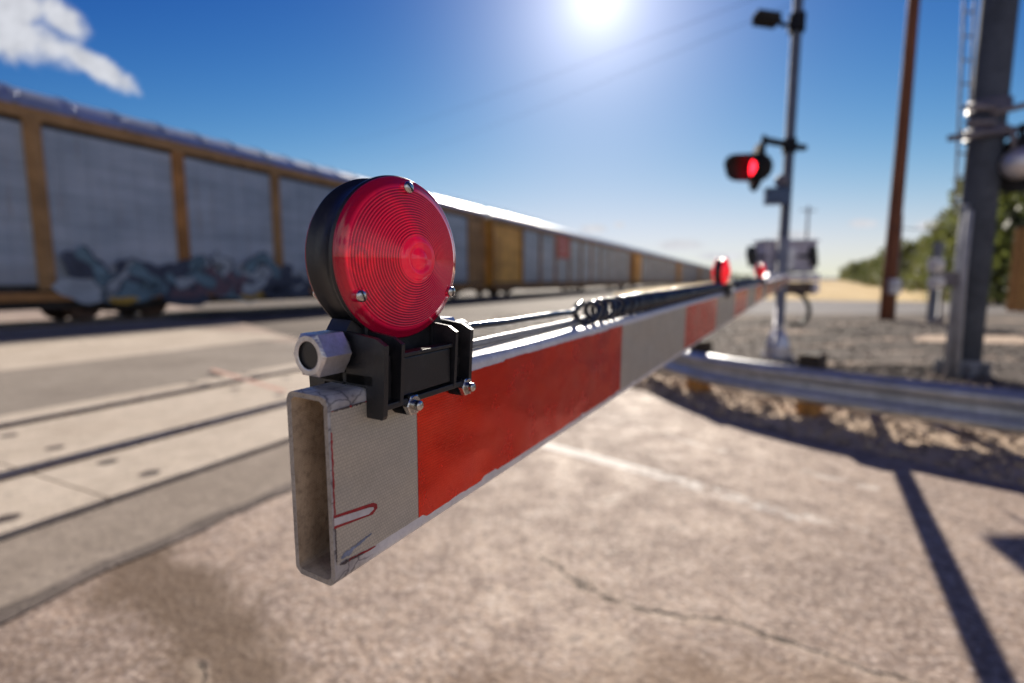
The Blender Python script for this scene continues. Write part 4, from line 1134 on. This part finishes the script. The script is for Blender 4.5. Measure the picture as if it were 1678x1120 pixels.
# ------------------------------------------------------------------ timber utility pole
UX, UY = 10.92, 15.02
up = thing('utility_pole', 'rust brown timber utility pole with a small meter box', 'utility pole', (UX, UY, 0))
bm = B(); tube(bm, [(0, 0, -.4), (0, 0, 2), (.02, 0, 5), (.03, .02, 8), (.03, .02, 10.8)], [.19, .175, .16, .145, .13], 18); build('pole', bm, M_wood, up)
p = rel(at(1466, 470, 14.75), (UX, UY, 0)); bm = B(); box(bm, p, (.26, .2, .42), bevel=.03); lathe(bm, [(.09, 0), (.09, .06), (.06, .08), (0, .08)], frame(p + Vector((0, -.1, .05)), (0, -1, 0)), 20); build('meter_box', bm, M_alu, up)
bm = B(); box(bm, (.03, -.16, 9.9), (2.4, .1, .12)); 
for q in (-1.1, -.5, .5, 1.1): lathe(bm, [(.02, 0), (.05, .05), (.03, .1), (.05, .13), (0, .17)], Matrix.Translation((.03 + q, -.16, 9.96)), 12)
build('cross_arm', bm, M_wood, up)
bm = B(); tube(bm, [(.19, -.05, 0), (.19, -.05, 2.4), (.17, -.05, 3)], .025, 8); build('conduit', bm, M_galvdull, up)
def wire(a, b, sag, lab, r=.007):
    a = Vector(a); b = Vector(b); bm = B()
    tube(bm, [a.lerp(b, i / 24) - Vector((0, 0, sag * 4 * (i / 24) * (1 - i / 24))) for i in range(25)], r, 6)
    tag(build('overhead_wire', bm, M_black), lab, 'overhead wire', 'overhead wires')
wire((UX - .47, UY - .16, 10.13), at(560, 235, 85), .6, 'upper overhead wire slanting from the timber pole across the sky')
wire((UX + .53, UY - .16, 10.13), at(640, 262, 95), .6, 'lower overhead wire slanting from the timber pole across the sky')
wire(at(1458, 372, 14.9), at(1640, 378, 13.5), .05, 'thin wire running level from the timber pole to the tall steel mast', .012)
# far thin pole
p = at(1317, 460, 60); fp = thing('utility_pole', 'thin distant utility pole with short cross arm behind the gate box', 'utility pole', (p.x, p.y, 0))
bm = B(); cyl(bm, (0, 0, 0), (0, 0, at(1317, 338, 60).z), .16, .12, 10); build('pole', bm, M_galvdull, fp)
bm = B(); box(bm, (0, 0, at(1317, 345, 60).z), (1.8, .12, .12)); build('cross_arm', bm, M_galvdull, fp)

# ------------------------------------------------------------------ tall steel mast on the right
BX, BY = 5.26, 5.95
bp = thing('steel_signal_mast', 'thick dark steel mast with ladder, conduits and a signal head at the right edge', 'signal mast', (BX, BY, 0))
BO = (BX, BY, 0)
bm = B(); tube(bm, [(0, 0, .03), (0, 0, 3), (0, 0, 6), (0, 0, 9.5)], [.165, .16, .155, .15], 28); build('pole', bm, M_mastdark, bp)
bm = B(); lathe(bm, [(0, .0), (.30, .0), (.30, .035), (.2, .04), (.19, .06), (.18, .22), (.165, .24)], Matrix.Identity(4), 28)
for k in range(8):
    q = R(45 * k + 20); cyl(bm, (.25 * math.cos(q), .25 * math.sin(q), .03), (.25 * math.cos(q), .25 * math.sin(q), .09), .02, seg=8)
    m3 = Matrix.Rotation(q, 3, 'Z'); box(bm, m3 @ Vector((.215, 0, .12)), (.09, .012, .18), m3)
build('base', bm, M_galvdull, bp)
# conduits down the left side
bm = B()
tube(bm, [rel(at(1550, 618, 5.85), BO), rel(at(1566, 480, 5.88), BO), rel(at(1583, 335, 5.9), BO)], .038, 14)
tube(bm, [rel(at(1567, 620, 5.75), BO), rel(at(1579, 450, 5.75), BO), rel(at(1590, 345, 5.75), BO)], .030, 12)
build('conduit', bm, M_pipe, bp)
# ladder
bm = B(); la = [rel(at(1565, 345, 6.0), BO), rel(at(1580, 0, 6.0), BO)]; lb = [rel(at(1582, 345, 6.0), BO), rel(at(1597, 0, 6.0), BO)]
tube(bm, la, .013, 8); tube(bm, lb, .013, 8)
for k in range(9):
    q = (k + .5) / 9; tube(bm, [la[0].lerp(la[1], q), lb[0].lerp(lb[1], q)], .012, 8)
build('ladder', bm, M_pipe, bp)
# boxes by the conduit
bm = B()
for y0, y1 in ((424, 446), (455, 474)):
    p = rel(at(1533, (y0 + y1) / 2, 5.9), BO); box(bm, p, (.11, .11, (y1 - y0) / F * 5.9), bevel=.015); lathe(bm, [(.05, 0), (.05, .03), (.03, .04), (0, .04)], frame(p + Vector((0, -.05, 0)), (0, -1, 0)), 16)
build('meter_box', bm, M_white, bp)
bm = B(); p = rel(at(1557, 458, 5.9), BO); box(bm, p, (.2, .12, .17), bevel=.01); p2 = rel(at(1538, 525, 5.9), BO); cyl(bm, p2, p2 + Vector((0, 0, .45)), .02, seg=10); box(bm, p2, (.07, .07, .07), bevel=.01); build('pull_box', bm, M_darkgrey, bp)
# clamps and arms
bm = B()
for (x0, y0, x1, y1, rr_) in ((1556, 227, 1640, 215, .034), (1582, 176, 1630, 176, .03), (1584, 202, 1630, 200, .03)):
    tube(bm, [rel(at(x0, y0, 5.7), BO), rel(at(x1, y1, 5.75), BO)], rr_, 12)
for y_ in (176, 221): p = rel(at(1615, y_, 5.95), BO); cyl(bm, (0, 0, p.z - .06), (0, 0, p.z + .06), .195, seg=28)
tube(bm, [rel(at(1625, 186, 5.8), BO), rel(at(1700, 168, 5.7), BO)], .034, 12); tube(bm, [rel(at(1630, 214, 5.8), BO), rel(at(1700, 210, 5.7), BO)], .034, 12)
tube(bm, [rel(at(1660, 214, 5.72), BO), rel(at(1662, 250, 5.72), BO)], .03, 10)
build('cross_arm', bm, M_darkgrey, bp)
fc = at(1676, 268, 5.7)
flasher(bp, fc, Vector((.93, .37, 0)).normalized(), BO, lit=False, name='signal_head')

# thin posts beyond
p = at(1526, 530, 13.9); tp = thing('marker_post', 'slim grey post standing left of the steel mast in front of the trees', 'post', (p.x, p.y, 0))
bm = B(); box(bm, (0, 0, 1.0), (.17, .17, 2.2), bevel=.01); build('shaft', bm, M_galvdull, tp); bm = B(); box(bm, (0, 0, 2.13), (.21, .21, .06), bevel=.01); build('cap', bm, M_galvdull, tp)
p = at(1666, 507, 19.5); tp = thing('timber_post', 'brown square timber post at the right edge before dark trees', 'post', (p.x, p.y, 0))
bm = B(); box(bm, (0, 0, 1.45), (.42, .42, 3.3), bevel=.02); build('shaft', bm, M_post, tp); bm = B(); box(bm, (0, 0, 3.12), (.46, .46, .06), bevel=.01); build('cap', bm, M_postend, tp)

# ------------------------------------------------------------------ trees
def leaf_mat(name, c1, c2):
    m, t = newmat(name); co = coords(t)
    a = t.noise(co, 1.1, 4, .6); b = t.noise(co, 7, 3, .6)
    c = t.mix(t.maprange(a, .38, .62), c1, c2); c = t.mix(t.maprange(b, .4, .7, 0, .6), c, tuple(min(1, x * 1.9) for x in c2))
    p = t.n('ShaderNodeBsdfPrincipled', {'Base Color': c, 'Roughness': .6}).outputs[0]
    tl = t.n('ShaderNodeBsdfTranslucent', {'Color': t.mix(.5, c, (.20, .22, .04))}).outputs[0]
    t.out(t.n('ShaderNodeMixShader', {0: .35, 1: p, 2: tl}).outputs[0]); return m
M_leafs = [leaf_mat('olive_leaves', (.075, .085, .028), (.12, .125, .045)), leaf_mat('dark_leaves', (.04, .06, .022), (.075, .095, .03))]
M_bark = pbr('bark', (.10, .075, .055), .9, 0, .4, 4, stretch=(3, 3, .6), bump=.6, bscale=12, bdist=.03)
def crown_mesh(seed, hgt, rad, mat, nleaf):
    rg = random.Random(seed); lobes = []
    for k in range(12):
        q = rg.uniform(0, 6.3); rr_ = rad * rg.uniform(.1, .62); z = hgt * rg.uniform(.2, .85)
        lobes.append((rr_ * math.cos(q), rr_ * math.sin(q), z, rad * rg.uniform(.34, .6) * (1.1 - .45 * z / hgt)))
    lobes.append((0, 0, hgt * .86, rad * .35))
    vs = []; fs = []
    for i in range(nleaf):
        lx_, ly_, lz_, lr = rg.choice(lobes)
        d_ = Vector((rg.gauss(0, 1), rg.gauss(0, 1), rg.gauss(0, .85))).normalized() * lr * rg.uniform(.55, 1.06)
        p = Vector((lx_, ly_, max(.15, lz_ + d_.z))) + Vector((d_.x, d_.y, 0)); s = rg.uniform(.07, .20) * hgt / 5
        rot = Matrix.Rotation(rg.random() * 6.3, 3, 'Z') @ Matrix.Rotation(rg.random() * 3.1, 3, 'X') @ Matrix.Rotation(rg.random() * 6.3, 3, 'Z')
        b0 = len(vs)
        for (x_, y_) in ((-1, 0), (-.2, -.55), (1, 0), (.1, .6)): vs.append(tuple(p + rot @ Vector((x_ * s, y_ * s, 0))))
        fs.append((b0, b0 + 1, b0 + 2, b0 + 3))
    me = bpy.data.meshes.new('crown'); me.from_pydata(vs, [], fs); me.materials.append(mat); return me
def trunk_bm(seed, hgt):
    rg = random.Random(seed); bm = B()
    tube(bm, [(0, 0, -.2), (.05, 0, hgt * .2), (-.04, .05, hgt * .45), (.05, 0, hgt * .75)], [.20, .16, .12, .05], 10)
    for k in range(5):
        q = rg.uniform(0, 6.3); z = hgt * rg.uniform(.18, .5); e = hgt * rg.uniform(.15, .28)
        tube(bm, [(0, 0, z), (e * .5 * math.cos(q), e * .5 * math.sin(q), z + e * .5), (e * math.cos(q), e * math.sin(q), z + e * 1.1)], [.08, .05, .02], 8)
    return bm
protos = []
for k in range(5):
    me = crown_mesh(40 + k, 5.2, 2.5, M_leafs[k % 2], 2600)
    bm = trunk_bm(70 + k, 5.2); tm = bpy.data.meshes.new('trunk'); bm.to_mesh(tm); bm.free(); tm.materials.append(M_bark); protos.append((me, tm))
def tree(x, y, s, k, lab, group=None, sz=1):
    tr = thing('tree', lab, 'tree', (x, y, -.05), random.uniform(0, 6.3), group); tr.scale = (s, s, s * sz)
    me, tm = protos[k % 5]
    o = bpy.data.objects.new('trunk', tm); COL.objects.link(o); o.parent = tr
    o = bpy.data.objects.new('crown', me); COL.objects.link(o); o.parent = tr
rr = random.Random(12)
A0 = Vector((25.5, 24.0)); A1 = Vector((118, 185))
for i in range(34):
    q = (i / 33) ** 1.35; p = A0.lerp(A1, q); hs_ = 1.0 + rr.uniform(-.16, .2)
    tree(p.x + rr.uniform(-1, 1.5), p.y + rr.uniform(-1, 1), hs_ * (1.12 if i < 3 else 1.08), i, 'green tree in the long row beyond the dry grass', 'trees in the row beyond the grass')
for i in range(26):
    q = (i / 25) ** 1.3; p = (A0 + Vector((4.5, 1.0))).lerp(A1 + Vector((5, 2)), q)
    tree(p.x + rr.uniform(-1, 1.5), p.y + rr.uniform(-1, 1), 1.22 + rr.uniform(-.1, .2), i + 2, 'taller green tree showing above the long row beyond the dry grass', 'taller trees behind the row')
for i, (px, Yd, s, lab) in enumerate(((1618, 27, 1.25, 'dark green tree showing just right of the thick steel mast'), (1668, 25, 1.42, 'tallest dark green tree at the right edge behind the timber post'), (1720, 22, 1.35, 'dark tree cut off by the right edge'), (1648, 33, 1.4, 'dark green tree behind the gap between mast and timber post'), (1560, 40, 1.35, 'green tree standing behind the conduits left of the steel mast'), (1600, 34, 1.3, 'dark tree directly behind the thick steel mast'))):
    p = at(px, 470, Yd); tree(p.x, p.y, s, i + 1, lab)
# low far trees left of the mast, at the end of the track
for i, px in enumerate((1178, 1192, 1205, 1216, 1228, 1243, 1258, 1275, 1296, 1318, 1337)):
    p = at(px, 458, 300 - i * 8); tree(p.x, p.y, rr.uniform(.75, 1.15), i, 'tiny distant tree at the end of the railway line', 'far trees at the end of the line')
# distant hills on the horizon
bm = B(); M_hill = flat_material('blue_hills', (.12, .15, .20), (.14, .17, .22), (.16, .19, .24), .003)
prev = None
for i in range(80):
    x_ = -600 + i * 32; h_ = 16 + 14 * MN.noise(Vector((x_ * .004, 0, 0))) + 5 * MN.noise(Vector((x_ * .02, 3, 0)))
    cur = [bm.verts.new((x_, 2300, -1)), bm.verts.new((x_, 2380, h_ * .7)), bm.verts.new((x_, 2460, h_)), bm.verts.new((x_, 2620, -1))]
    if prev:
        for k in range(3): bm.faces.new((prev[k], cur[k], cur[k + 1], prev[k + 1])).smooth = True
    prev = cur
struct(build('hills', bm, M_hill))

# ------------------------------------------------------------------ render settings
scene.render.engine = 'CYCLES'
scene.view_settings.view_transform = 'Standard'; scene.view_settings.look = 'None'
scene.view_settings.exposure = 1.0; scene.view_settings.gamma = 1.0
scene.cycles.max_bounces = 8; scene.cycles.transparent_max_bounces = 12; scene.cycles.caustics_reflective = False; scene.cycles.caustics_refractive = False
scene.cycles.use_denoising = True; scene.cycles.sample_clamp_indirect = 6
bpy.context.view_layer.update()
